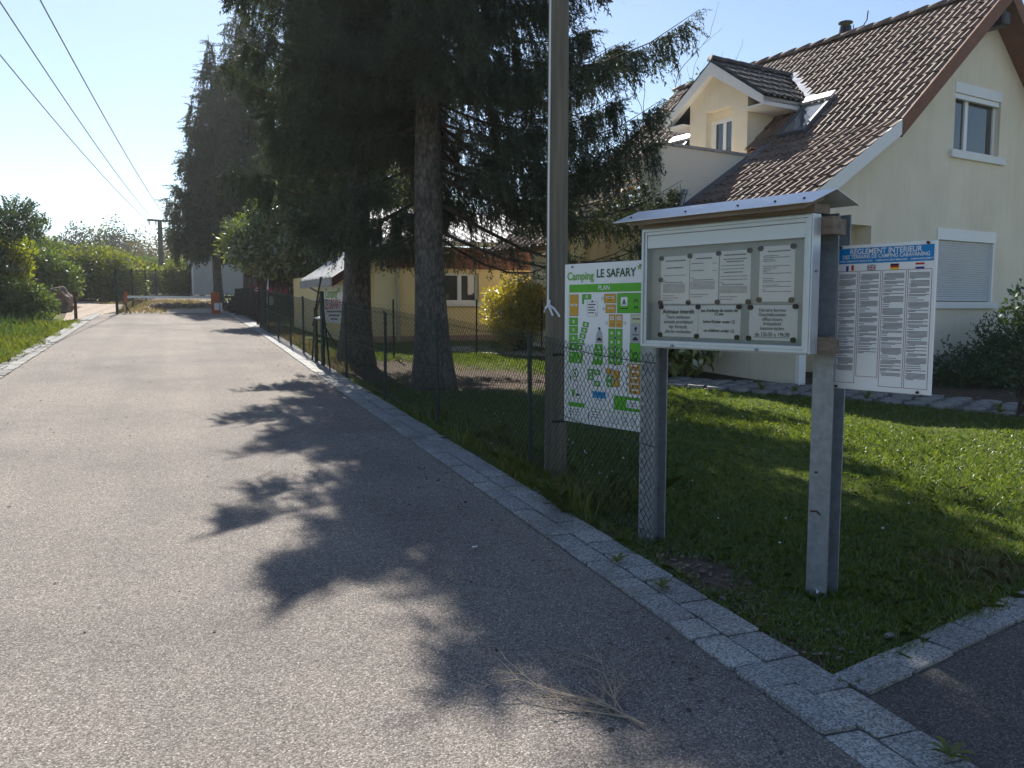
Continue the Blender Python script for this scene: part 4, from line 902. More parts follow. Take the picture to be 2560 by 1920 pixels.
# sign on the annex wall
sg = thing('wall_sign', 'white sign reading Camping Le Safary on the road side of the yellow building', 'sign', (3.75 - .068, 19.25, 0.0), R(4 - 90))
sg.location = Vector((3.75, 19.25, 0)) + Matrix.Rotation(R(4), 3, 'Z') @ Vector((0, 2.55, 0))
MB().box(.1, 2.3, -.045, -.004, 1.28, 2.2).build('panel', M['signwhite'], sg)
text('Camping**', sg, 1.35, 2.0, .34, M['tgreen'], -.05, bold=.01); text('LE SAFARY', sg, 1.35, 1.72, .34, M['pred'], -.05, bold=.012)
mb = MB()
for k in range(3): mb.quad((.75 + .2 * k, -.05, 1.54 - k * .09), (2.2 - .2 * k, -.05, 1.54 - k * .09), (2.2 - .2 * k, -.05, 1.58 - k * .09), (.75 + .2 * k, -.05, 1.58 - k * .09))
mb.build('print', M['greyink'], sg, recalc=False)

# ------------------------------------------------------------------ wooden pole with cable
po = thing('utility_pole', 'weathered wooden utility pole standing beside the camping plan panel', 'utility pole', (2.76, 5.86, 0.24))
MB().tube([(0, 0, -.3), (.003, 0, .5), (.02, .02, 3.0), (.045, .05, 8.2)], [.089, .088, .079, .066], 20).build('shaft', M['polewood'], po, smooth=True)
MB().tube([(-.083, -.035, 1.44), (-.082, -.034, 2.2), (-.065, -.02, 4), (-.03, .02, 8)], .007, 6).build('cable', M['white'], po)
for z_ in (1.05, .53): MB().tube([(-.06, -.066, z_), (0, -.09, z_ + .004), (.07, -.06, z_), (.10, -.03, z_ - .004)], .012, 6).build('wire_clamp', M['blackmetal'], po)
mb = MB()
mb.tube([(-.082, -.045, 1.47), (-.088, -.055, 1.42)], [.014, .012], 6)
for q in (((-.115, -.06, 1.41), (-.13, -.065, 1.375)), ((-.05, -.07, 1.405), (-.02, -.085, 1.36), (-.012, -.088, 1.34)), ((-.075, -.065, 1.39), (-.06, -.07, 1.35))): mb.tube([(-.088, -.055, 1.43)] + list(q), [.012] + [.009] * len(q), 5)
tag(mb.build('knotted_cloth', M['whitecloth']), 'white cloth strip knotted round the wooden pole', 'cloth').location = po.location

# ------------------------------------------------------------------ chain-link fence along the road
def chain_link(path, height, pitch, r=0.0021, rows=None, sag=0.0):
    """zigzag wires along a polyline path of (x, y), as thin square tubes"""
    pts = np.array(path, float); seg = np.hypot(*(pts[1:] - pts[:-1]).T); cum = np.r_[0, np.cumsum(seg)]; Lt = cum[-1]
    dv = height / rows if rows else pitch * 1.1; nr = int(round(height / dv)); nw = int(Lt / pitch)
    def at(s):
        s = np.clip(s, 0, Lt); return np.stack([np.interp(s, cum, pts[:, 0]), np.interp(s, cum, pts[:, 1])], -1)
    k = np.arange(nw)[:, None]; j = np.arange(nr + 1)[None, :]
    s = k * pitch + np.where((j + k) % 2 == 0, -pitch * .03, pitch * 1.03)
    xy = at(s.ravel()).reshape(nw, nr + 1, 2); z = gz(0, xy[..., 1]) + .03 + j * dv + 0.006 * np.sin(k * 1.7 + j) + (-sag * np.sin(s / 2.1 * math.pi) ** 2 * (j / nr))
    off = np.where(j % 2 == 0, .002, -.002) * np.ones_like(z)
    Pn = np.stack([xy[..., 0] + off, xy[..., 1], z], -1)
    a = Pn[:, :-1].reshape(-1, 3); b = Pn[:, 1:].reshape(-1, 3); d = b - a; d /= np.linalg.norm(d, axis=1)[:, None] + 1e-9
    x = np.cross(d, [0, 0, 1.0]); x /= np.linalg.norm(x, axis=1)[:, None] + 1e-9; y = np.cross(d, x); n = len(a)
    ring = [x * r, (-.5 * x + .866 * y) * r, (-.5 * x - .866 * y) * r]
    Vv = np.stack([a + q for q in ring] + [b + q for q in ring], 1).reshape(-1, 3); B_ = (np.arange(n) * 6)[:, None]
    Ff = np.concatenate([B_ + np.array([[i, (i + 1) % 3, (i + 1) % 3 + 3, i + 3]]) for i in range(3)], 0)
    return Vv, Ff
def fence_posts(parent, pts, h, r=.021, tops=None):
    for i, (x, y) in enumerate(pts):
        hh = h if tops is None else tops[i]
        mb = MB(); mb.tube([(x, y, gz(x, y) - .1), (x + random.uniform(-.015, .015), y + random.uniform(-.02, .02), gz(x, y) + hh)], r, 8); p_ = mb.build('post', M['fencegreen'], parent)
        MB().tube([(x, y, gz(x, y) + hh - .002), (x, y, gz(x, y) + hh + .018)], [r * 1.15, r * .7], 8).build('cap', M['fencegreen'], p_)
fn = thing('chain_link_fence', 'dark green chain link fence running beside the kerb up the road', 'fence')
fpts = [(2.74, 6.30), (2.64, 8.59), (2.52, 10.54), (2.48, 12.9), (2.40, 16.9), (2.36, 18.5), (2.34, 20.6), (2.32, 22.6), (2.30, 24.6)]
fence_posts(fn, fpts, 1.14)
path = [(2.675, 4.27), (2.665, 5.80)] + fpts[:4] + [(2.42, 14.6)] + fpts[4:]
Vv, Ff = chain_link(path[:7], 1.16, .029, .0021, 36, .015); mesh_np('wire_mesh', Vv, Ff, M['fencegreen'], fn)
Vv, Ff = chain_link(path[6:], 1.1, .045, .0026, 23, .02); mesh_np('wire_mesh', Vv, Ff, M['fencegreen'], fn)
for h in (.06, .60, 1.11):
    mb = MB(); q = []
    for (ax, ay), (bx_, by_) in zip(path[:-1], path[1:]):
        for k in range(4): t = k / 4; q.append((ax + (bx_ - ax) * t, ay + (by_ - ay) * t, gz(0, ay + (by_ - ay) * t) + h + .025 - .02 * math.sin(math.pi * t)))
    mb.tube(q, .003, 4); mb.build('tension_wire', M['fencegreen'], fn)
gt = thing('fence_gate_post', 'pair of thick green fence posts with braces and pale tension bars', 'gate post', (2.38, 14.72, gz(0, 14.72)))
mb = MB(); mb.tube([(-.02, .35, -.1), (-.02, .35, 1.02)], .033, 10).build('post', M['fencegreen'], gt); MB().tube([(.02, -.12, -.1), (.02, -.12, 1.3)], .036, 10).build('post', M['fencegreen'], gt)
for a, b in (((-.02, .9, -.05), (-.02, .38, 1.0)), ((.03, -.75, -.05), (.02, -.14, 1.2)), ((.6, .5, -.05), (.0, .36, .9)), ((-.02, .4, .95), (.02, -.1, 1.55)), ((-.05, .5, .7), (.02, -.1, 1.3))): MB().tube([a, b], .016, 6).build('brace', M['fencegreen'], gt)
for z_ in (.84, .02): MB().tube([(-.02, .33, z_), (.02, -.1, z_)], .022, 8).build('tension_bar', M['alu'], gt)
f2 = thing('garden_fence', 'thin wire mesh garden fence in front of the yellow building', 'fence')
g2 = [(2.55, 15.55), (3.95, 15.75), (6.0, 15.95), (7.2, 16.0)]
fence_posts(f2, [(3.95, 15.75), (5.72, 15.95), (7.2, 16.0)], 1.12, .018)
Vv, Ff = chain_link(g2, 1.02, .045, .0016, 22); mesh_np('wire_mesh', Vv, Ff, M['fencegreen'], f2)
ep = thing('edge_post', 'galvanised fence post at the right edge of the lawn', 'post', (4.395, 3.10, gz(0, 3.1)))
MB().tube([(0, 0, -.1), (0.01, .03, .80)], .02, 10).build('shaft', M['galv'], ep); MB().tube([(0.01, .03, .80), (.01, .03, .83)], [.023, .012], 10).build('cap', M['blackmetal'], ep)

# ------------------------------------------------------------------ far end of the road
ba = thing('barrier', 'road barrier with orange red cabinet and grey boom across the road end', 'barrier', (1.50, 33.2, gz(0, 33.2)))
cb = MB().box(-.15, .15, -.15, .15, -.05, .80).build('cabinet', M['orange'], ba, bevel=.01)
MB().box(-.05, .13, -.154, -.151, .14, .40).build('label_plate', M['white'], cb)
MB().box(.155, .24, -.06, .06, .1, .42).build('control_box', M['white'], ba)
MB().box(-3.0, -.152, -.03, .03, .58, .66).build('boom', M['alu'], ba)
rp_ = MB().tube([(-3.06, .3, -.05), (-3.06, .3, .45)], .022, 8).build('rest_post', M['rust'], ba)
MB().box(-3.11, -3.01, .26, .34, .45, .82).build('rest_head', M['orange'], rp_)
bp_ = thing('verge_post', 'rusty brown post with a small box on its top on the left verge', 'post', (-2.86, 29.8, gz(0, 29.8)))
MB().box(-.045, .045, -.045, .045, -.1, .86).build('shaft', M['rust'], bp_); MB().box(-.06, .10, -.07, .07, .72, .88).build('head_box', M['rust'], bp_, bevel=.015)
def rock(name, label, loc, sc, seed, m, sub=3, group=None, cat='rock', amp=.28):
    bm = bmesh.new(); bmesh.ops.create_icosphere(bm, subdivisions=sub, radius=1); r = random.Random(seed)
    ph = [(Vector((r.uniform(-1, 1), r.uniform(-1, 1), r.uniform(-1, 1))).normalized(), r.uniform(.55, .9)) for _ in range(9)]
    for v in bm.verts:
        p = v.co.copy()
        for n_, d_ in ph:
            e = p.dot(n_)
            if e > d_: p -= n_ * (e - d_) * .92
        p *= 1 + amp * .35 * math.sin(p.x * 5 + seed) * math.sin(p.y * 4.3) * math.sin(p.z * 5.1 + 1); v.co = p
    me = bpy.data.meshes.new(name); bm.to_mesh(me); bm.free(); me.materials.append(m)
    o = link(name, me); o.location = loc; o.scale = sc; o.rotation_euler = (r.uniform(-.2, .2), r.uniform(-.2, .2), r.uniform(0, 6)); return tag(o, label, cat, group)
rock('boulder', 'big grey brown boulder beside the gravel track', (-3.75, 34.6, gz(0, 34.6) + .42), (.46, .42, .52), 4, M['rock'], 4, cat='boulder', amp=.9)
for k in range(14):
    x = -.75 + k * .2 + random.uniform(-.05, .05); y = 37.6 + k * .16 + random.uniform(-.15, .15); s = random.uniform(.12, .2)
    rock('border_stone', 'rough stone in the low row behind the barrier boom', (x, y, gz(0, y) + s * .5), (s * 1.3, s, s * .75), 30 + k, M['rock'], 2, 'stones in the row behind the barrier', 'stone')
gf = thing('field_fence', 'tall green wire field fence receding along the gravel track', 'fence')
gp = [(-1.83, 32.8), (-1.52, 38.2), (-1.22, 46.0), (-.82, 52.0), (-.45, 56.5), (-.05, 59.5), (.15, 62)]
for i, (x, y) in enumerate(gp): MB().tube([(x, y, gz(0, y) - .1), (x, y, gz(0, y) + 1.62)], .035 if i else .045, 8).build('post', M['fencegreen'], gf)
MB().tube([(-1.40, 33.1, gz(0, 33)), (-1.82, 32.82, gz(0, 33) + .9)], .02, 6).build('brace', M['fencegreen'], gf)
Vv, Ff = chain_link(gp, 1.55, .12, .004, 12); mesh_np('wire_mesh', Vv, Ff, M['fencegreen'], gf)
fp_ = thing('power_pole', 'distant wooden power pole with a crossarm above the bushes', 'utility pole', (-.64, 66, gz(0, 66)))
MB().tube([(0, 0, -.5), (0, 0, 2.5), (0, 0, 5.25)], [.24, .20, .15], 10).build('shaft', mat('dark_pole', (.10, .085, .07), .9, .1), fp_)
MB().bar((-.82, 0, 5.26), (.78, 0, 5.2), .14, .14).build('crossarm', M['polewood'], fp_)
for s_ in (-.7, -.25, .68): MB().tube([(s_, 0, 5.18), (s_, 0, 4.9)], .05, 6).build('insulator', M['white'], fp_)
for i, (x0, x1, z1) in enumerate(((-1.34, -5.1, 8.6), (-.9, -4.1, 8.6), (.04, -3.45, 8.6))):
    q = []
    for k in range(25): t = k / 24; q.append((x0 + (x1 - x0) * t, 66 - 74 * t, 7.78 + (z1 - 7.78) * t - 1.0 * math.sin(math.pi * t) * .75))
    tag(MB().tube(q, .015, 5).build('power_line', M['cable']), ('overhead power line, the lowest and leftmost of the three', 'overhead power line, the middle one of the three', 'overhead power line, the rightmost of the three')[i], 'power line', 'overhead lines crossing the sky')
q = [(.14 + 5 * t, 66 - 22 * t, 7.75 - 2.2 * t - .5 * math.sin(math.pi * t)) for t in np.linspace(0, 1, 12)]
tag(MB().tube(q, .02, 5).build('service_cable', M['blackmetal']), 'dark service cable from the distant pole down to the trees', 'cable')
# mobile home
mh = thing('mobile_home', 'grey beige mobile home with a dark roof edge behind the barrier', 'mobile home', (1.2, 55.0, 2.30), R(2))
sd = MB(); n = 19
for k in range(n):
    z0 = .15 + k * .125; z1 = z0 + .122
    for xa, xb in ((0, 8.5),):
        top = lambda x, zt: zt
        sd.hexa([(xa, -.02, z0), (xb, -.02, z0), (xb, .1, z0), (xa, .1, z0), (xa, .0, z1), (xb, .0, z1), (xb, .1, z1), (xa, .1, z1)])
sd.hexa([(0, 0, 2.53), (4.2, 0, 2.53), (4.2, .1, 2.53), (0, .1, 2.53), (0, 0, 2.54), (4.2, 0, 3.15), (4.2, .1, 3.15), (0, .1, 2.54)]); sd.hexa([(4.2, 0, 2.53), (8.5, 0, 2.53), (8.5, .1, 2.53), (4.2, .1, 2.53), (4.2, 0, 3.15), (8.5, 0, 2.54), (8.5, .1, 2.54), (4.2, .1, 3.15)])
sd.box(-.02, .1, .1, 4.2, .15, 2.5); sd.build('wall', M['siding'], mh)
MB().hexa([(-.15, -.12, 2.50), (4.2, -.12, 3.14), (4.2, 4.2, 3.14), (-.15, 4.2, 2.50), (-.15, -.12, 2.62), (4.2, -.12, 3.27), (4.2, 4.2, 3.27), (-.15, 4.2, 2.62)]).hexa([(4.2, -.12, 3.14), (8.65, -.12, 2.5), (8.65, 4.2, 2.5), (4.2, 4.2, 3.14), (4.2, -.12, 3.27), (8.65, -.12, 2.62), (8.65, 4.2, 2.62), (4.2, 4.2, 3.27)]).build('roof', M['hut'], mh)
MB().box(-.06, -.022, .8, 2.6, 1.0, 2.1).build('window', M['pane'], mh); MB().box(-.03, .06, -.04, -.022, .15, 2.5).build('corner_trim', M['white'], mh)
MB().box(-.5, -.02, 2.8, 4.6, 0, 1.9).build('side_locker', M['plinth'], mh)
for x in (.4, 4.0, 7.8): MB().box(x, x + .3, .1, .4, -.3, .149).build('support_block', M['plinth'], mh)
# dark hut with the red entrance boards
ht = thing('wooden_hut', 'dark red brown wooden hut behind the fence with a low roof', 'hut', (2.75, 30.2, 1.2), R(3))
hb = MB(); x = 0
while x < 3.3: hb.box(x, x + .145, 0, .03, 0, 1.55); x += .15
hb.box(0, 3.3, .031, 2.4, 0, 1.55); hb.build('boards', M['hut'], ht)
MB().hexa([(-.2, -.35, 1.56), (3.5, -.35, 1.56), (3.5, 2.6, 2.1), (-.2, 2.6, 2.1), (-.2, -.35, 1.62), (3.5, -.35, 1.62), (3.5, 2.6, 2.16), (-.2, 2.6, 2.16)]).build('roof', M['hut'], ht)
MB().box(.3, .56, -.02, -.002, .55, .85).build('notice_plate', M['pgrey'], ht)
for lab, x0, x1, z, s in (('dark red board reading ACCES on the hut behind the gate', 2.55, 3.02, 2.28, 'ACCES'), ('dark red board reading CAMPING PRIVE on the hut behind the gate', 3.06, 3.75, 2.25, 'CAMPING PRIVE')):
    t_ = thing('entrance_board', lab, 'sign', (x0, 30.02, z - .12), R(3)); MB().box(0, x1 - x0, -.02, .02, 0, .24).build('panel', M['maroon'], t_); text(s, t_, (x1 - x0) / 2, .12, .15, M['pred'] if 'C A' in s or len(s) > 6 else M['signwhite'], -.024, bold=.02, sx=.95 if len(s) < 6 else .55)
lm = thing('lamp_stick', 'thin white lamp stick standing in front of the hut', 'lamp', (3.0, 29.2, gz(0, 29.2))); MB().tube([(0, 0, 0), (0, 0, 1.75)], .03, 8).build('shaft', M['white'], lm); MB().tube([(0, 0, 1.75), (0, 0, 1.82)], [.03, .01], 8).build('cap', M['white'], lm)
ga = thing('iron_gate', 'dark iron gate with upright bars beside the orange cabinet', 'gate', (2.1, 31.4, gz(0, 31.4)), R(-80))
for k in range(16): MB().box(k * .16, k * .16 + .05, -.015, .015, .05, .98).build('bar', M['blackmetal'], ga)
for z_ in (.12, .9): MB().box(-.05, 2.55, .016, .045, z_, z_ + .05).build('rail', M['blackmetal'], ga)

# ------------------------------------------------------------------ vegetation
def unit(a): return a / (np.linalg.norm(a, axis=-1, keepdims=True) + 1e-9)
def frames(axis, roll):
    """rotation matrices taking local z to axis, rolled about it"""
    z = unit(axis); ref = np.where(np.abs(z[:, 2:3]) < .95, np.array([[0, 0, 1.0]]), np.array([[1.0, 0, 0]]))
    x = unit(np.cross(ref, z)); y = np.cross(z, x); c, s = np.cos(roll)[:, None], np.sin(roll)[:, None]
    return np.stack([x * c + y * s, -x * s + y * c, z], -1)
def place(protos, pos, rot, scale):
    """copies of prototype face sets (k, c, 3) put at pos"""
    out = []; which = rng.integers(0, len(protos), len(pos))
    for i, p in enumerate(protos):
        w = which == i
        if not w.any(): continue
        q = np.einsum('nij,kcj->nkci', rot[w], p) * scale[w][:, None, None, None] + pos[w][:, None, None, :]
        out.append(q.reshape(-1, p.shape[1], 3))
    return np.concatenate(out) if out else np.zeros((0, protos[0].shape[1], 3))
def faces_obj(name, T, m, parent=None):
    n, c, _ = T.shape; return mesh_np(name, T.reshape(-1, 3), np.arange(n * c).reshape(n, c), m, parent)
def needle_proto(k, length, nl, nw, spread, seed):
    r = np.random.default_rng(seed); t = r.uniform(0.0, 1, k); p = np.zeros((k, 3)); p[:, 2] = t * length; p[:, 0] = .05 * length * np.sin(t * 5 + seed); 
    az = r.uniform(0, 6.283, k); d = np.stack([np.cos(az) * spread, np.sin(az) * spread, np.full(k, .8) + r.uniform(-.2, .2, k)], -1); d = unit(d)
    sd = unit(np.cross(d, r.normal(size=(k, 3)))); l = nl * r.uniform(.7, 1.25, k)[:, None] * (1.1 - .45 * t[:, None])
    return np.stack([p - sd * nw / 2, p + sd * nw / 2, p + d * l], 1)
twig_f = [needle_proto(24, .27, .055, .0125, .7, s) for s in range(5)]
twig_c = [needle_proto(18, .55, .13, .034, .6, 20 + s) for s in range(5)]
def spruce(name, label, x, y, H, r0, hlow, trunk_r, fine_to, dens=34.0, seed=1, boost=None, mat_n='needle', wh=.34, clip_low=None, bare=None, pw=2.2):
    r = np.random.default_rng(seed); z0 = gz(x, y)
    root = thing(name, label, 'tree', (x, y, z0), 0, 'tall spruces along the fence')
    pts, rad = [], []
    for h in np.linspace(-.2, H, 26):
        fl = 1 + .55 * math.exp(-max(h, 0) / .35); pts.append((.05 * math.sin(h * .7 + seed), .05 * math.cos(h * .5 + seed), h)); rad.append(max(.012, trunk_r * (1 - max(h, 0) / H) ** .8 * fl))
    tb = MB(); tb.tube(pts, rad, 18)
    tb.v = [(vx * (1 + .05 * math.sin(7 * math.atan2(vy, vx) + vz * 1.3)), vy * (1 + .05 * math.sin(5 * math.atan2(vy, vx) - vz)), vz) for vx, vy, vz in tb.v]
    tb.build('trunk', M['bark'], root, smooth=True)
    bm = MB(); POS, AX, SC = {0: [], 1: []}, {0: [], 1: []}, {0: [], 1: []}
    h = hlow
    while h < H - .15:
        f = (h / H); fine = h < fine_to; nb_ = 6 if h < H * .7 else 4
        ph = r.uniform(0, 6.28)
        for k in range(nb_):
            az = ph + 6.283 * k / nb_ + r.uniform(-.3, .3); L_ = r0 * (1 - f ** pw) * r.uniform(.7, 1.12) * (.72 if h < hlow + .25 else 1)
            if boost:
                da = math.cos(az - boost[0])
                if da > .2: L_ *= 1 + (boost[1] if boost[2] < h < boost[3] else .30) * min(1, (da - .2) * 1.6) * r.uniform(.6, 1.15)
            if bare and h < bare[2] and math.cos(az - bare[0]) > bare[1]: continue
            hb = h + r.uniform(-.15, .15); d = np.array([math.cos(az), math.sin(az), 0])
            droop = r.uniform(.22, .40) * (1 - f * .9); up = .16
            tt = np.linspace(0, 1, 7); cv = lambda t: np.outer(t, d) * L_ + np.outer(np.zeros_like(t) + 1, [0, 0, hb]) + np.outer(L_ * (-droop * np.sin(t * 2.2) * .9 + up * t ** 3), [0, 0, 1])
            bp = cv(tt); bm.tube([tuple(q) for q in bp], list(np.linspace(max(.010, .020 * L_ / 2.5), .003, 7)), 4, cap=False)
            dd_ = dens if fine else min(dens, 90) * .5
            ns = max(4, int(L_ * (9 if fine else 6))); ts = np.sort(r.uniform(.12, .97, ns)); sg_ = np.where(np.arange(ns) % 2 == 0, 1, -1); ls = (.30 * L_ * (1 - ts) + .13) * r.uniform(.65, 1.15, ns)
            nt = max(8, int(L_ * dd_)); kk = r.integers(0, ns + max(1, ns // 4), nt); main = kk >= ns; kk = np.where(main, 0, kk)
            t = np.where(main, r.uniform(.15, 1, nt), ts[kk]); f_ = r.uniform(.0, 1, nt); e = np.where(main, 0, sg_[kk] * ls[kk] * f_); base = cv(t)
            side = np.array([-d[1], d[0], 0])
            base = base + e[:, None] * side + np.array([0, 0, 1]) * (-.28 * np.abs(e) + .05 * np.abs(e) ** 2)[:, None] + d * (np.abs(e) * .75)[:, None]
            hang = r.uniform(size=nt) < .66
            ax = np.where(hang[:, None], np.array([0, 0, -1.0]) + .22 * d + r.normal(0, .14, (nt, 3)), d + np.sign(e)[:, None] * side * .6 + np.array([0, 0, -.15]) + r.normal(0, .15, (nt, 3)))
            sc = r.uniform(.6, 1.35, nt) * np.where(hang, 1.15, .75) * (.75 + .25 * min(1, L_ / 2))
            if clip_low is not None:
                tip = base[:, 2] + unit(ax)[:, 2] * sc * .45; keep = tip > clip_low + r.uniform(-.3, .25, nt); base, ax, sc = base[keep], ax[keep], sc[keep]
            kx = 0 if fine else 1; POS[kx].append(base); AX[kx].append(ax); SC[kx].append(sc)
        h += wh * r.uniform(.85, 1.15)
    bm.build('branches', M['twigwood'], root, recalc=False)
    Ts = []
    for kx, pr_ in ((0, twig_f), (1, twig_c)):
        if POS[kx]:
            p, a, s = np.concatenate(POS[kx]), np.concatenate(AX[kx]), np.concatenate(SC[kx]); Ts.append(place(pr_, p, frames(a, r.uniform(0, 6.28, len(p))), s * (1.25 if kx else 1)))
    faces_obj('crown', np.concatenate(Ts), M[mat_n], root); return root
spruce('spruce_tree', 'big spruce with the thick bare trunk nearest the camera behind the fence', 3.45, 11.5, 10.6, 2.85, 2.35, .245, 7.9, 175, 3, (R(-8), .50, 2.2, 3.3), clip_low=1.65, wh=.275, bare=(R(-118), .25, 4.3), pw=3.0)
spruce('spruce_tree', 'second big spruce whose trunk stands in front of the wall sign', 3.12, 15.0, 12.2, 2.3, 3.2, .262, 8.6, 125, 5, clip_low=2.5, wh=.30, bare=(R(-100), .30, 4.0), pw=2.8)
spruce('spruce_tree', 'slender dark spruce standing behind the orange barrier cabinet', 2.0, 42.0, 12.4, 2.4, 3.0, .21, 0, 100, 8, mat_n='needle_far', wh=.4, pw=1.8)
spruce('spruce_tree', 'tall spruce filling the gap right of the slender one', 3.6, 44.0, 15.6, 3.2, 3.2, .23, 0, 85, 17, mat_n='needle_far', wh=.42, pw=1.5)
spruce('spruce_tree', 'dark spruce rising behind the laurel tree', 5.0, 34.5, 14.0, 1.9, 4.2, .24, 0, 62, 9, mat_n='needle_far', wh=.42)
spruce('spruce_tree', 'tall spruce between the yellow building and the wooden hut', 6.3, 31.5, 11.5, 2.0, 3.6, .26, 0, 62, 12, mat_n='needle_far', wh=.42)

def leaf_proto(k, rad, ll, lw, seed, flat=.0, up=.3):
    """a spray of k rhombic leaves around a point"""
    r = np.random.default_rng(seed); p = r.normal(size=(k, 3)); p = unit(p) * (r.uniform(.15, 1, k) ** .6)[:, None] * rad
    d = unit(p + r.normal(0, rad * .5, (k, 3)) + np.array([0, 0, -up * rad * .6])); n = unit(r.normal(size=(k, 3)) + np.array([0, 0, 1.1])); s = unit(np.cross(d, n)); l = ll * r.uniform(.7, 1.25, k)[:, None]; w = lw * r.uniform(.8, 1.2, k)[:, None]
    return np.stack([p, p + d * l * .45 + s * w / 2, p + d * l, p + d * l * .45 - s * w / 2], 1)
def frond_proto(n, length, ll, lw, seed):
    """arching compound leaf: leaflets in pairs along a drooping stalk"""
    r = np.random.default_rng(seed); out = []
    for i in range(n):
        t = (i + 1) / n; c = np.array([0, .15 * math.sin(seed) * t * t * length, (t - .45 * t * t * .2) * length]) + np.array([-.35 * t * t * length, 0, 0]); 
        for s in (-1, 1):
            d = unit(np.array([-.25 + r.normal(0, .1), s * 1.0, .45 + r.normal(0, .12)])); nn = unit(np.array([1, 0, .2]) + r.normal(0, .25, 3)); sd = np.cross(d, nn); l = ll * r.uniform(.8, 1.15) * (1.1 - .3 * t)
            out.append([c, c + d * l * .5 + sd * lw / 2, c + d * l, c + d * l * .5 - sd * lw / 2])
    return np.array(out)
def crown_points(ells, n, r, shell=.55):
    vol = np.array([e[3] * e[4] * e[5] for e in ells]); vol = vol / vol.sum(); which = r.choice(len(ells), n, p=vol); E_ = np.array(ells)[which]
    d = unit(r.normal(size=(n, 3))); lump = 1 + .16 * np.sin(d[:, 0] * 5 + which) * np.sin(d[:, 1] * 6 + 1.3 * which) + .12 * np.sin(d[:, 2] * 9 + d[:, 0] * 4)
    rad = (r.uniform(shell ** 3, 1, n) ** (1 / 3)) * lump; return E_[:, :3] + d * rad[:, None] * E_[:, 3:6], d
def broadleaf(name, label, cat, loc, ells, n, protos, m, scale=1.0, trunks=(), seed=1, group=None, shell=.5, outward=.8, crown='crown', stems=0):
    r = np.random.default_rng(seed); root = thing(name, label, cat, loc, 0, group)
    p, d = crown_points(ells, n, r, shell); p = p[p[:, 2] > .04]; d = d[:len(p)]
    ax = d * outward + r.normal(0, .6, p.shape) + np.array([0, 0, .25]); T = place(protos, p, frames(ax, r.uniform(0, 6.28, len(p))), scale * r.uniform(.7, 1.3, len(p)))
    faces_obj(crown, T, M[m], root)
    for q in trunks:
        tb = MB(); tb.tube(q[0], q[1], 8); tb.build('trunk', M['twigwood'], root, smooth=True)
    if stems:
        sb = MB()
        for k in range(stems):
            e = ells[k % len(ells)]; a = r.uniform(0, 6.28); tgt = np.array(e[:3]) + np.array([math.cos(a) * e[3], math.sin(a) * e[4], e[5] * .6]) * r.uniform(.3, .8)
            b0 = np.array([e[0] * .6 + r.uniform(-.1, .1), e[1] * .6 + r.uniform(-.1, .1), 0]); mid = (b0 + tgt) / 2 + r.normal(0, .08, 3); sb.tube([tuple(b0), tuple(mid), tuple(tgt)], [.02, .013, .005], 4, cap=False)
        sb.build('stems', M['twigwood'], root, recalc=False)
    return root
lp_s = [leaf_proto(14, .17, .085, .05, s) for s in range(4)]
lp_m = [leaf_proto(14, .30, .15, .085, 10 + s) for s in range(4)]
lp_l = [leaf_proto(14, .75, .34, .2, 20 + s) for s in range(4)]
lp_xl = [leaf_proto(14, 1.3, .55, .34, 30 + s) for s in range(4)]
fr_m = [frond_proto(8, .42, .11, .05, s) for s in range(4)]
G = gz
# left side, near to far
broadleaf('robinia_tree', 'dark feathery robinia tree at the left edge of the picture', 'tree', (-7.2, 26.0, G(0, 26)), [(-.6, 0, 1.7, 2.3, 1.9, 1.9), (-.2, .3, 3.9, 1.5, 1.3, 1.35), (1.0, .6, 2.4, 1.3, 1.2, 1.1)], 3200, fr_m, 'leaf_dark', 1.0, [([(0, 0, -.2), (.1, .1, 1.5), (.3, .2, 3.4)], [.10, .07, .03])], 2, 'bushes and trees on the left verge', .35, stems=16)
broadleaf('robinia_tree', 'robinia with arching sprays reaching over the bushes against the sky', 'tree', (-6.6, 31.0, G(0, 31)), [(0, 0, 2.2, 1.5, 1.4, 1.5), (1.2, .4, 3.1, 1.3, .8, .6), (2.1, .5, 2.9, .9, .6, .35)], 1700, fr_m, 'leaf_dark', 1.1, [([(0, 0, -.2), (.2, .1, 1.8), (.8, .2, 3.0), (2.2, .5, 3.0)], [.09, .06, .035, .01])], 3, 'bushes and trees on the left verge', .35, stems=12)
broadleaf('bush', 'yellow green bush in front of the dark robinia', 'bush', (-5.5, 32.5, G(0, 32.5)), [(0, 0, 1.2, 1.1, 1.0, 1.2), (.4, 0, 1.9, .7, .7, .6)], 1000, lp_m, 'leaf_yellow', .8, (), 4, 'bushes and trees on the left verge', .5, stems=10)
broadleaf('bush', 'low leafy bush at the foot of the left trees beside the boulder', 'bush', (-5.0, 30.0, G(0, 30)), [(0, 0, .55, 1.3, .8, .65), (.9, .4, .45, .6, .5, .45), (-1.4, -.6, .5, 1.1, .7, .55)], 1100, lp_s, 'leaf_mid', 1.2, (), 5, 'bushes and trees on the left verge', .5)
broadleaf('bush', 'olive green bush with grey twigs left of the boulder', 'bush', (-5.3, 39.0, G(0, 39)), [(0, 0, 1.3, 1.3, 1.1, 1.3), (.9, .3, 1.0, .9, .8, .9)], 1100, lp_m, 'leaf_mid', .8, [([(.2, 0, 0), (.2, 0, 1.6)], [.06, .03]), ([(.9, .1, 0), (.8, .1, 1.5)], [.05, .03])], 6, 'bushes and trees on the left verge', .45, stems=24)
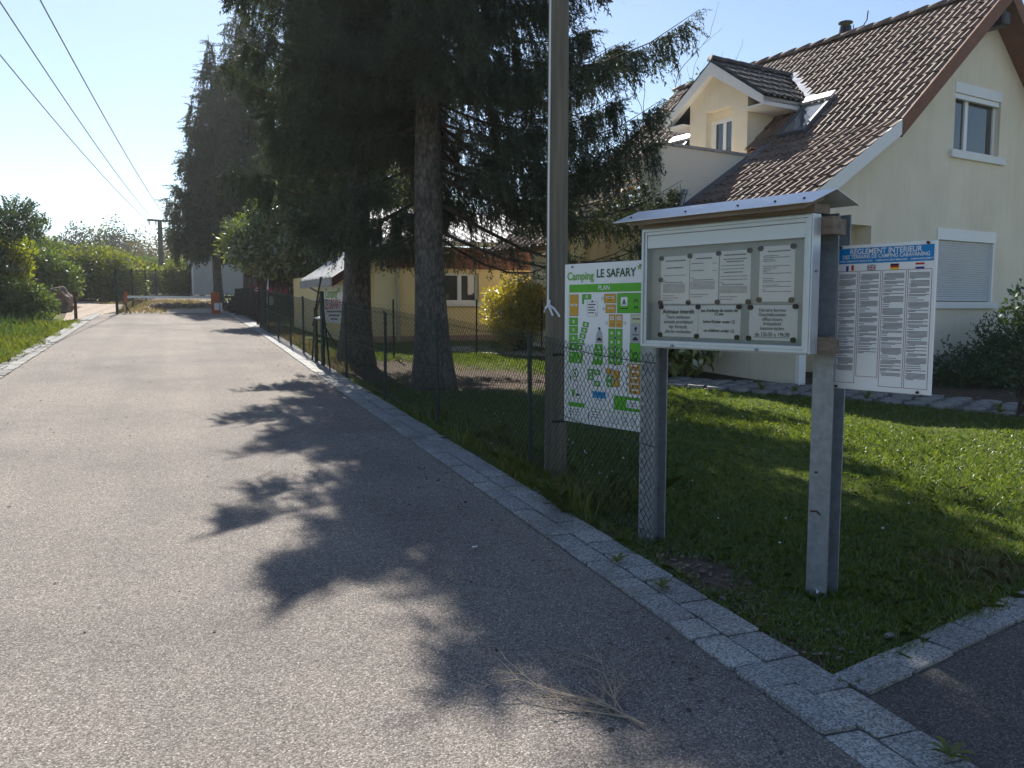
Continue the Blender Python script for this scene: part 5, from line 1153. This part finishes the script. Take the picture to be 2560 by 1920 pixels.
broadleaf('bush', 'rounded bright green bush above the gravel track', 'bush', (-3.6, 46.0, G(0, 46)), [(0, 0, 1.3, 1.6, 1.4, 1.3), (1.1, .4, 1.0, 1.2, 1.0, 1.0), (-.9, 0, 1.1, 1.2, 1, 1.1)], 1500, lp_m, 'leaf_light', 1.0, (), 7, 'bushes and trees on the left verge', .5, stems=14)
broadleaf('bush', 'broad bright green bush behind the first field fence posts', 'bush', (-3.2, 55.0, G(0, 55)), [(0, 0, 1.2, 1.7, 1.5, 1.25), (1.4, .3, .9, 1.2, 1.1, .95)], 1300, lp_m, 'leaf_light', 1.15, (), 8, 'bushes and trees on the left verge', .5, stems=14)
broadleaf('bush', 'tall mid green bush behind the yellow green bush', 'bush', (-6.8, 48.0, G(0, 48)), [(0, 0, 1.6, 2.2, 1.7, 1.6), (-1.6, 0, 1.9, 1.6, 1.3, 1.6)], 1700, lp_m, 'leaf_mid', 1.25, (), 9, 'bushes and trees on the left verge', .5, stems=10)
broadleaf('bush', 'dark green thicket behind the left edge robinia', 'bush', (-10.5, 37.0, G(0, 37)), [(0, 0, 1.8, 2.8, 2, 2.2), (-3, 0, 2, 2.4, 2, 2.3)], 1600, lp_m, 'leaf_dark', 1.4, (), 10, 'bushes and trees on the left verge', .5)
broadleaf('bush', 'fresh green young bush beside the mobile home corner', 'bush', (.2, 56.5, G(0, 56.5)), [(0, 0, .9, 1.0, .9, 1.0), (.3, .4, 1.7, .5, .5, .5)], 600, lp_m, 'leaf_light', 1.0, (), 11, 'bushes and trees on the left verge', .5)
broadleaf('bush', 'dark green bush behind the distant power pole foot', 'bush', (-1.9, 72.0, G(0, 72)), [(0, 0, 1.3, 1.8, 1.4, 1.4), (2.2, 0, 1.2, 1.6, 1.3, 1.2)], 900, lp_m, 'leaf_mid', 1.4, (), 12, 'bushes and trees on the left verge', .5)
# distant trees, each its own
far_trees = [(-26, 96, 5.6, 6.5, 'leaf_far', 'distant grey green tree furthest left on the skyline'), (-19, 92, 5.0, 6.0, 'leaf_far', 'distant rounded tree behind the robinia sprays'), (-13.5, 96, 4.6, 6.2, 'leaf_far', 'distant airy tree left of the dark pines'),
    (-9.5, 104, 3.2, 7.4, 'leaf_pine', 'distant dark pine, the left one on the skyline'), (-5.4, 106, 3.4, 7.8, 'leaf_pine', 'distant dark pine, the right one on the skyline'), (-1.5, 100, 4.0, 6.4, 'leaf_brown', 'distant brownish tree left of the power pole'),
    (3.5, 92, 3.8, 6.8, 'leaf_brown', 'distant brownish thin tree right of the power pole'), (8.5, 90, 4.2, 7.2, 'leaf_brown', 'distant brownish tree above the mobile home'), (14, 92, 4.5, 7.0, 'leaf_far', 'distant green tree behind the slender spruce'), (-33, 90, 6, 6.5, 'leaf_far', 'distant green tree hidden at the left edge')]
for i, (x, y, rr, hh, mm, lab) in enumerate(far_trees):
    broadleaf('distant_tree', lab, 'tree', (x, y, G(0, y)), [(0, 0, hh * .52, rr * .8, rr * .7, hh * .5), (rr * .5, 0, hh * .42, rr * .6, rr * .6, hh * .4), (-rr * .5, .5, hh * .45, rr * .6, rr * .6, hh * .42)], 520 if mm != 'leaf_brown' else 420, lp_l if mm != 'leaf_pine' else lp_l, mm, .8, [([(0, 0, -.3), (0, 0, hh * .7)], [.25, .1])], 40 + i, 'distant trees on the skyline', .3, stems=10)
ft = []
for k in range(26):
    x = -95 + k * 8.5 + random.uniform(-2, 2); y = 128 + random.uniform(-6, 14); h = random.uniform(6.5, 9.5); ft.append((x, y, G(0, y) + h * .42, 6, 4, h * .55))
r_ = np.random.default_rng(5); p, d = crown_points(ft, 5200, r_, .5); faces_obj('far_treeline', place(lp_xl, p, frames(d + r_.normal(0, .6, p.shape), r_.uniform(0, 6.28, len(p))), r_.uniform(.7, 1.3, len(p))), M['leaf_far'])
tag(bpy.data.objects['far_treeline'], 'far green wood closing the horizon behind the track', 'wood', kind='stuff')
# right of the road
broadleaf('laurel_tree', 'glossy leaved laurel tree in front of the dark spruces by the hut', 'tree', (2.85, 26.2, G(0, 26.2)), [(-.05, 0, 2.45, 1.25, 1.0, .95), (.25, .1, 3.25, .85, .8, .7), (-.75, 0, 2.3, .65, .6, .45), (.9, .2, 2.2, .8, .7, .9)], 1700, [leaf_proto(14, .2, .13, .055, 60 + s, up=-.2) for s in range(4)], 'laurel', 1.0, [([(-.3, 0, -.2), (-.28, 0, 1.0), (-.1, 0, 2.2)], [.09, .08, .05]), ([(.1, 0, -.2), (.1, 0, 1.0), (.3, 0, 2.2)], [.085, .075, .05])], 15, None, .45, stems=14)
broadleaf('hedge', 'dark clipped hedge in the shade behind the orange cabinet', 'hedge', (2.6, 34.6, G(0, 34.6)), [(.2, 0, .3, .8, .5, .35), (1.2, .1, .3, .8, .5, .35)], 600, lp_s, 'needle_far', 1.2, (), 16, None, .6, crown='foliage')
broadleaf('golden_bush', 'rounded yellow green privet bush by the garden path', 'bush', (6.85, 16.6, G(0, 16.6)), [(0, 0, .82, .66, .6, .72), (.28, 0, .95, .48, .5, .55)], 1700, [leaf_proto(10, .10, .075, .032, 70 + s, up=-.3) for s in range(4)], 'goldbush', 1.0, (), 17, None, .6, outward=1.2, stems=40, crown='foliage')
broadleaf('shrub', 'pale leaved shrub against the house wall under the notice case', 'shrub', (7.75, 11.85, G(0, 11.85)), [(0, 0, .6, .75, .55, .5), (-.4, .3, .95, .6, .5, .45)], 330, [leaf_proto(8, .18, .19, .075, 80 + s, up=1.2) for s in range(4)], 'rhodo', 1.0, (), 18, None, .5, stems=12, crown='foliage')
broadleaf('juniper', 'low spreading dark juniper in front of the house gable', 'shrub', (12.6, 9.4, .22), [(0, 0, .42, 1.1, .8, .5), (.9, .2, .75, 1.0, .8, .62), (-1.0, .2, .28, .7, .5, .3), (1.8, .2, .9, 1, .8, .7)], 2600, [needle_proto(22, .26, .06, .018, .7, 90 + s) for s in range(4)], 'juniper', 1.0, (), 19, None, .45, outward=.7, crown='foliage')
broadleaf('rose_bush', 'leafy rose branch reaching in at the right edge before the gable', 'shrub', (9.68, 7.05, .25), [(.12, 0, 1.35, .26, .25, .40), (.2, 0, .7, .28, .25, .4)], 90, lp_s, 'leaf_dark', .8, (), 20, None, .3, stems=8, crown='foliage')
broadleaf('backyard_tree', 'green tree behind the house roof left of the dormer', 'tree', (19.3, 28.0, 1.2), [(0, 0, 6.6, 1.9, 1.8, 2.3), (1.2, 0, 7.8, 1.5, 1.4, 1.3), (3.6, 0, 7.6, 1.7, 1.5, 1.2)], 900, lp_m, 'leaf_mid', 1.2, [([(0, 0, 0), (0, 0, 7)], [.2, .1])], 22, None, .45)
broadleaf('backyard_tree', 'yellow green tree glimpsed behind the spruces above the metal roof', 'tree', (10.5, 40.0, 1.7), [(0, 0, 5.0, 2.6, 2.2, 2.6), (-2.2, 0, 4.2, 2.0, 1.8, 2.2)], 900, lp_m, 'leaf_light', 1.5, [([(0, 0, 0), (0, 0, 5)], [.2, .1])], 23, None, .45)
# leafless tree
def bare_tree(name, label, loc, h, seed):
    r = random.Random(seed); root = thing(name, label, 'tree', loc); mb = MB()
    def grow(p, d, l, rad, lev):
        q = [p]; 
        for k in range(4): d = (d + Vector((r.uniform(-.18, .18), r.uniform(-.18, .18), r.uniform(-.05, .12)))).normalized(); q.append(q[-1] + d * l / 4)
        mb.tube([tuple(x) for x in q], [rad * (1 - .13 * k) for k in range(5)], 4, cap=False)
        if lev < 4:
            for k in range(r.choice([2, 3])): i = r.choice([2, 3, 4]); grow(q[i], (d + Vector((r.uniform(-.8, .8), r.uniform(-.8, .8), r.uniform(-.1, .6)))).normalized(), l * r.uniform(.5, .75), rad * .55, lev + 1)
    grow(Vector((0, 0, 0)), Vector((0, 0, 1)), h * .55, .09, 0); mb.build('branches', M['twigwood'], root, recalc=False)
bare_tree('bare_tree', 'leafless pale tree behind the house left of the dormer', (16.7, 26.0, 1.1), 11.0, 5)

# ------------------------------------------------------------------ thin volume added to imitate the lens glare veil and lift dark tones
hz = MB().box(-150, 150, -35, 175, -3.0, 26).build('glare_veil', M['white']); hz.data.materials.clear()
hm = bpy.data.materials.new('glare_veil_volume'); hm.use_nodes = True; hn = hm.node_tree; hn.nodes.remove(hn.nodes['Principled BSDF'])
pv_ = hn.nodes.new('ShaderNodeVolumePrincipled'); pv_.inputs['Color'].default_value = (0.93, 0.96, 1, 1); pv_.inputs['Density'].default_value = 0.0005; pv_.inputs['Anisotropy'].default_value = 0.45
hn.links.new(pv_.outputs[0], hn.nodes['Material Output'].inputs['Volume']); hz.data.materials.append(hm); tag(hz, kind='stuff')

# ------------------------------------------------------------------ grass and small plants
def blades(name, label, n, region, hmin, hmax, wid, m, dens=None, lean=.5, parent=None):
    """single-triangle-pair blades spread over region(x, y, r) -> bool mask"""
    r = np.random.default_rng(abs(hash(name)) % 99991 if False else sum(map(ord, name)) * 7 + n); x0, x1, y0, y1, test = region
    xy = []; got = 0
    while got < n:
        x = r.uniform(x0, x1, n); y = r.uniform(y0, y1, n); k = test(x, y, r); xy.append(np.stack([x[k], y[k]], -1)); got += k.sum()
    xy = np.concatenate(xy)[:n]; P0 = np.concatenate([xy, gz(xy[:, 0], xy[:, 1])[:, None] - .005], 1)
    az = r.uniform(0, 6.283, n); d = np.stack([np.cos(az), np.sin(az), np.zeros(n)], -1); a2 = r.uniform(0, 6.283, n); s = np.stack([np.cos(a2), np.sin(a2), np.zeros(n)], -1)
    patch = .75 + .5 * (np.sin(xy[:, 0] * 2.3 + 1.1 * np.sin(xy[:, 1] * 1.7)) * .5 + .5); h = (hmin + (hmax - hmin) * r.uniform(size=n) ** 1.6) * patch; w = wid * r.uniform(.6, 1.3, n) * np.clip(np.hypot(xy[:, 0], xy[:, 1]) / (6.5 if xy[0, 0] > 0 else 18), 1, 2.4)
    ln = lean * r.uniform(.2, 1.3, n); mid = P0 + d * (h * ln * .35)[:, None] + np.array([0, 0, 1]) * (h * .6)[:, None]; tip = P0 + d * (h * ln)[:, None] + np.array([0, 0, 1]) * (h * (1 - .25 * ln))[:, None]
    T = np.stack([P0 - s * (w / 2)[:, None], P0 + s * (w / 2)[:, None], mid + s * (w / 2.6)[:, None], tip, mid - s * (w / 2.6)[:, None]], 1)
    o = faces_obj(name, T, M[m]); return tag(o, label, 'grass', kind='stuff')
AX_, BX_ = np.array(A)[:, 0], np.array(A)[:, 1]
def lawn(x, y, r):
    edge_x = np.interp(-y, -BX_, AX_); k = (x > 2.5 + .06 * np.sin(y * 3) + .05 * np.sin(y * 7.1)) & ((y > 12) | (x < edge_x + .05 * np.sin(y * 9)))
    k &= (y > 2.52 + (x - 2.5) * .237 + .04 * np.sin(x * 8)); dist = np.hypot(x, y)
    bare = np.minimum.reduce([np.hypot(x - 3.2, y - 13.8) / 1.8, np.hypot(x - 4.4, y - 12.2) / 1.6, np.hypot(x - 2.62, y - 3.8) / .32, np.hypot(x - 8.4, y - 12.8) / 1.5, np.hypot(x - 7.4, y - 15.0) / 1.2]); k &= (bare > .7 + .5 * r.uniform(size=len(x)))
    k &= (y < 20); return k & (r.uniform(size=len(x)) < np.clip((5.0 / dist) ** 1.3, .03, 1))
blades('lawn_grass', 'short mown lawn grass in front of the house', 250000, (2.45, 10.5, 2.3, 20.2, lawn), .018, .065, .0052, 'grass', lean=1.0)
blades('lawn_clover', 'broad leaved weeds mixed into the lawn', 16000, (2.45, 10.5, 2.3, 16, lawn), .012, .035, .017, 'weed', lean=1.4)
blades('lawn_straw', 'dry straw blades in the lawn', 7000, (2.45, 10.5, 2.3, 16, lawn), .015, .06, .0035, 'straw', lean=1.6)
blades('fence_weeds', 'tall grass and weeds growing along the fence foot', 3600, (2.48, 3.6, 4.2, 9.5, lambda x, y, r: (np.abs(x - 2.78 - .1 * np.sin(y * 2)) < .22 + .2 * r.uniform(size=len(x)) ** 2) & (r.uniform(size=len(x)) < np.exp(-((y - 6.0) / 1.1) ** 2) + .10) & (y > 4.85)), .05, .27, .008, 'grass2', lean=.8)
blades('fence_straw', 'dry stalks along the fence foot further up the road', 1800, (2.45, 3.2, 13.5, 26, lambda x, y, r: np.abs(x - 2.6) < .3), .04, .2, .009, 'straw', lean=.7)
def verge(x, y, r): return (x < -2.62 + .12 * np.sin(y * 2.3) + .08 * np.sin(y * 5.1)) & ~((y > 28.6) & (x > -3.7)) & (r.uniform(size=len(x)) < np.clip((15 / np.hypot(x, y)) ** 1.6, .05, 1))
blades('verge_grass', 'long bright grass on the left verge', 70000, (-10.5, -2.5, 10.5, 34, verge), .05, .17, .012, 'grass2', lean=.8)
blades('verge_weeds', 'taller weeds on the left verge', 9000, (-10.5, -2.7, 14, 34, lambda x, y, r: verge(x, y, r) & (x < -3.4 - .6 * np.sin(y))), .12, .42, .022, 'weed', lean=.7)
blades('kerb_grass', 'tufts in the joints of the left setts', 2600, (-2.76, -2.32, 10.5, 26, lambda x, y, r: np.sin(x * 40) * np.sin(y * 9) > .55), .01, .05, .008, 'straw', lean=1.2)
blades('dry_bank_grass', 'dry yellow grass around the barrier and stones', 6000, (-3.2, 2.2, 33.3, 46, lambda x, y, r: ~((x > -3.3) & (x < -1.9) & (y < 42)) & ~((x > -.2) & (y < 37))), .04, .17, .022, 'straw', lean=.8)
blades('kerb_edge_grass', 'ragged grass fringe creeping over the kerb edge', 3200, (2.43, 2.60, 2.45, 14, lambda x, y, r: (x > 2.47 + .05 * np.sin(y * 6.3) * np.sin(y * 2.1)) & (r.uniform(size=len(x)) < np.clip(5 / np.hypot(x, y), .1, 1))), .02, .075, .006, 'grass', lean=1.5)
blades('driveway_edge_grass', 'ragged grass fringe along the driveway kerb', 1500, (2.6, 8, 2.5, 4.1, lambda x, y, r: np.abs(y - (2.60 + (x - 2.5) * .237)) < .05 + .03 * np.sin(x * 9)), .02, .07, .006, 'grass', lean=1.5)
blades('dry_lawn_patch', 'dry straw patch in the lawn by the edge post', 900, (3.7, 4.8, 2.95, 3.8, lambda x, y, r: (np.hypot(x - 4.25, y - 3.25) < .2 + .25 * r.uniform(size=len(x))) & (y > 2.62 + (x - 2.5) * .237)), .02, .11, .005, 'straw', lean=1.4)
r_ = np.random.default_rng(9); n = 110; x = np.concatenate([r_.uniform(2.65, 3.6, 70), r_.uniform(3.2, 8, 40)]); y = np.concatenate([r_.uniform(5.2, 9, 70), r_.uniform(3.6, 8.5, 40)]); s_ = r_.uniform(.006, .012, n); h_ = r_.uniform(.03, .09, n)
p = np.stack([x, y, gz(x, y) + h_], -1); tag(faces_obj('clover_flowers', np.concatenate([np.stack([p + np.array(a) * s_[:, None], p + np.array(b) * s_[:, None], p + np.array(c) * s_[:, None]], 1) for a, b, c in (((1, 0, 0), (-.5, .87, 0), (0, 0, 1)), ((-.5, .87, 0), (-.5, -.87, 0), (0, 0, 1)), ((-.5, -.87, 0), (1, 0, 0), (0, 0, 1)), ((1, 0, 0), (-.5, -.87, 0), (-.5, .87, 0)))]), M['whitecloth']), 'tiny white clover flowers dotted in the grass', 'flowers', kind='stuff')
def weed_plant(name, label, loc, k, L_, W_, m, seed, cat='plant', group=None, lift=.6):
    r = random.Random(seed); root = thing(name, label, cat, loc, 0, group); n_ = 6
    for i in range(k):
        a = 6.283 * i / k + r.uniform(-.3, .3); l = L_ * r.uniform(.6, 1.1); mb = MB(); v = []; lf = lift * r.uniform(.5, 1.2)
        for j in range(n_ + 1):
            t = j / n_; w = W_ * math.sin(math.pi * (t * .85 + .12)) ** .8 * .5; rr = l * t * (1 - .15 * t); z = lf * l * (t - .62 * t * t) + .01; c = Vector((math.cos(a) * rr, math.sin(a) * rr, z)); s = Vector((-math.sin(a), math.cos(a), 0)) * w
            v += [c - s + Vector((0, 0, w * .35)), c, c + s + Vector((0, 0, w * .35))]
        f = [q for j in range(n_) for q in ((3 * j, 3 * j + 1, 3 * j + 4, 3 * j + 3), (3 * j + 1, 3 * j + 2, 3 * j + 5, 3 * j + 4))]; mb.add(v, f); mb.build('leaf', M[m], root, smooth=True, recalc=False)
    return root
weed_plant('mullein_plant', 'broad leaved mullein rosette growing by the kerb at the fence', (2.62, 5.42, G(0, 5.42)), 9, .34, .085, 'weed', 3, lift=.8)
for i, (x, y, lab) in enumerate(((2.30, 4.05, 'small weed growing in the kerb joint near the left post'), (2.33, 3.62, 'tiny weed in the kerb joint just before the corner'), (2.42, 1.95, 'weed tuft in the kerb strip at the bottom edge'), (2.52, 5.05, 'small leafy weed between mullein and fence post'))): weed_plant('weed', lab, (x, y, G(0, y) + .02), 9, .09, .022, 'grass2', 10 + i, lift=1.0)
for i, (x, y) in enumerate(((7.9, 9.75), (8.2, 9.4), (9.5, 7.2), (8.75, 8.6))): weed_plant('path_weed', ('leafy weed at the path edge nearest the left post', 'leafy weed at the path edge beside the right post', 'tall weed at the path edge by the right picture border', 'small weed at the path edge below the rules panel')[i], (x, y, G(0, y) + .02), 10, .16, .03, 'grass2', 30 + i, lift=1.8)
# dead branch on the road
tw = MB(); r_ = random.Random(8)
def tg(p, d, l, rad, lev):
    q = [p]; n_ = 5
    for k in range(n_): d = (d + Vector((r_.uniform(-.14, .14), r_.uniform(-.14, .14), r_.uniform(-.06, .06)))).normalized(); nx_ = q[-1] + d * l / n_; nx_.z = max(nx_.z, .004); q.append(nx_)
    tw.tube([tuple(x) for x in q], [rad * (1 - .14 * k) for k in range(n_ + 1)], 5, cap=True)
    if lev < 3:
        for k in range((7, 5, 3)[lev]):
            i = r_.choice([1, 2, 3, 4, 5]); side = r_.choice([-1, 1]); a = r_.uniform(.25, .75) * side; dd = Vector((d.x * math.cos(a) - d.y * math.sin(a), d.x * math.sin(a) + d.y * math.cos(a), r_.uniform(-.05, .32))).normalized(); tg(q[i], dd, l * r_.uniform(.35, .68), rad * .55, lev + 1)
tg(Vector((0, 0, .012)), Vector((-.30, .95, .10)).normalized(), .34, .0065, 0)
tg(Vector((-.04, .13, .02)), Vector((-.75, .55, .10)).normalized(), .40, .004, 1)
tg(Vector((-.03, .10, .02)), Vector((.12, .98, .16)).normalized(), .42, .004, 1)
two = tw.build('dead_branch', M['deadtwig'], recalc=False); two.location = (1.54, 2.50, G(0, 2.5) + .014); tag(two, 'bleached dead twiggy branch lying on the asphalt', 'branch')
# pebbles and litter
r_ = random.Random(3)
pm = [rock('pebble', 'x', (0, 0, 0), (1, 1, 1), 200 + k, M['flag'], 1).data for k in range(3)]
for o in [o for o in bpy.data.objects if o.name.startswith('pebble')]: bpy.data.objects.remove(o)
pv, pf = [], []
base = [(np.array([v.co[:] for v in m_.vertices]), [tuple(p.vertices) for p in m_.polygons]) for m_ in pm]
for k in range(300):
    q = r_.random()
    if q < .55: x, y = 2.52 + r_.random() ** 1.5 * .45, r_.uniform(2.7, 4.6)
    elif q < .75: x, y = r_.uniform(2.6, 3.6), r_.uniform(2.7, 3.4)
    else: x, y = r_.uniform(2.5, 2.7), r_.uniform(4.5, 10)
    s = r_.uniform(.004, .014); v, f = r_.choice(base); b = len(pv); pv += [(x + s * a[0] * 1.3, y + s * a[1], G(0, y) + .008 + s * a[2] * .7) for a in v]; pf += [tuple(i + b for i in t) for t in f]
jb = MB(); jb.v, jb.f = pv, pf; tag(jb.build('gravel', M['rock'], recalc=False), 'loose pebbles scattered behind the kerb', 'gravel', kind='stuff')
rock('white_stone', 'pale stone lying in the grass near the driveway kerb', (3.02, 2.78, G(0, 2.78) + .02), (.035, .025, .011), 77, M['sett'], 2, cat='stone')
rock('white_stone', 'pale stone by the kerb next to the mullein rosette', (2.53, 5.62, G(0, 5.62) + .02), (.045, .03, .02), 78, M['sett'], 2, cat='stone')
rock('white_stone', 'small pale stone at the soil edge before the left post', (2.57, 3.42, G(0, 3.42) + .015), (.03, .022, .014), 79, M['sett'], 2, cat='stone')
lf = MB(); lf.quad((0, 0, 0), (.05, .02, .012), (.085, .055, .004), (.03, .045, .018)); lo = lf.build('litter_scrap', M['paper'], recalc=False); lo.location = (3.05, 3.28, G(0, 3.28) + .03); tag(lo, 'crumpled pale paper scrap in the shaded grass left of the right post', 'litter')
lf = MB(); lf.quad((0, 0, 0), (.04, .008, .003), (.042, .02, .002), (.004, .016, .004)); lo = lf.build('litter_scrap', M['paper'], recalc=False); lo.location = (1.62, 4.6, G(0, 4.6) + .016); tag(lo, 'tiny white scrap on the shaded asphalt', 'litter')
# needles, dry leaves and cones on the asphalt
r_ = np.random.default_rng(77); n = 620; x = np.where(r_.uniform(size=n) < .3, r_.uniform(-2.2, 2.1, n), 2.1 - np.abs(r_.normal(0, .3, n))); y = r_.uniform(2.2, 26, n)
p = np.stack([x, y, gz(x, y) + .016], -1); a = r_.uniform(0, 6.28, n); s = r_.uniform(.006, .02, n); d = np.stack([np.cos(a), np.sin(a), np.zeros(n)], -1) * s[:, None]; e = np.stack([-np.sin(a), np.cos(a), np.zeros(n)], -1) * (s * .45)[:, None]; u_ = np.array([0, 0, .006])
tag(faces_obj('leaf_litter', np.stack([p - d, p + e + u_, p + d, p - e], 1), M['twigwood']), 'small dry leaves and bark bits strewn over the road', 'litter', kind='stuff')

# lettering becomes plain mesh; flat print and fine twigs stay joined
bpy.context.view_layer.update(); dg = bpy.context.evaluated_depsgraph_get()
for o in [o for o in bpy.data.objects if o.type == 'FONT']:
    me = bpy.data.meshes.new_from_object(o.evaluated_get(dg)); me.name = 'lettering'; n_ = bpy.data.objects.new('lettering', me); col.objects.link(n_)
    n_.parent = o.parent; n_.matrix_local = o.matrix_local.copy(); bpy.data.objects.remove(o)
for o in bpy.data.objects:
    if o.parent and o.name.split('.')[0] in ('print', 'branches', 'stems', 'lettering', 'wire_mesh'): o['kind'] = 'stuff'
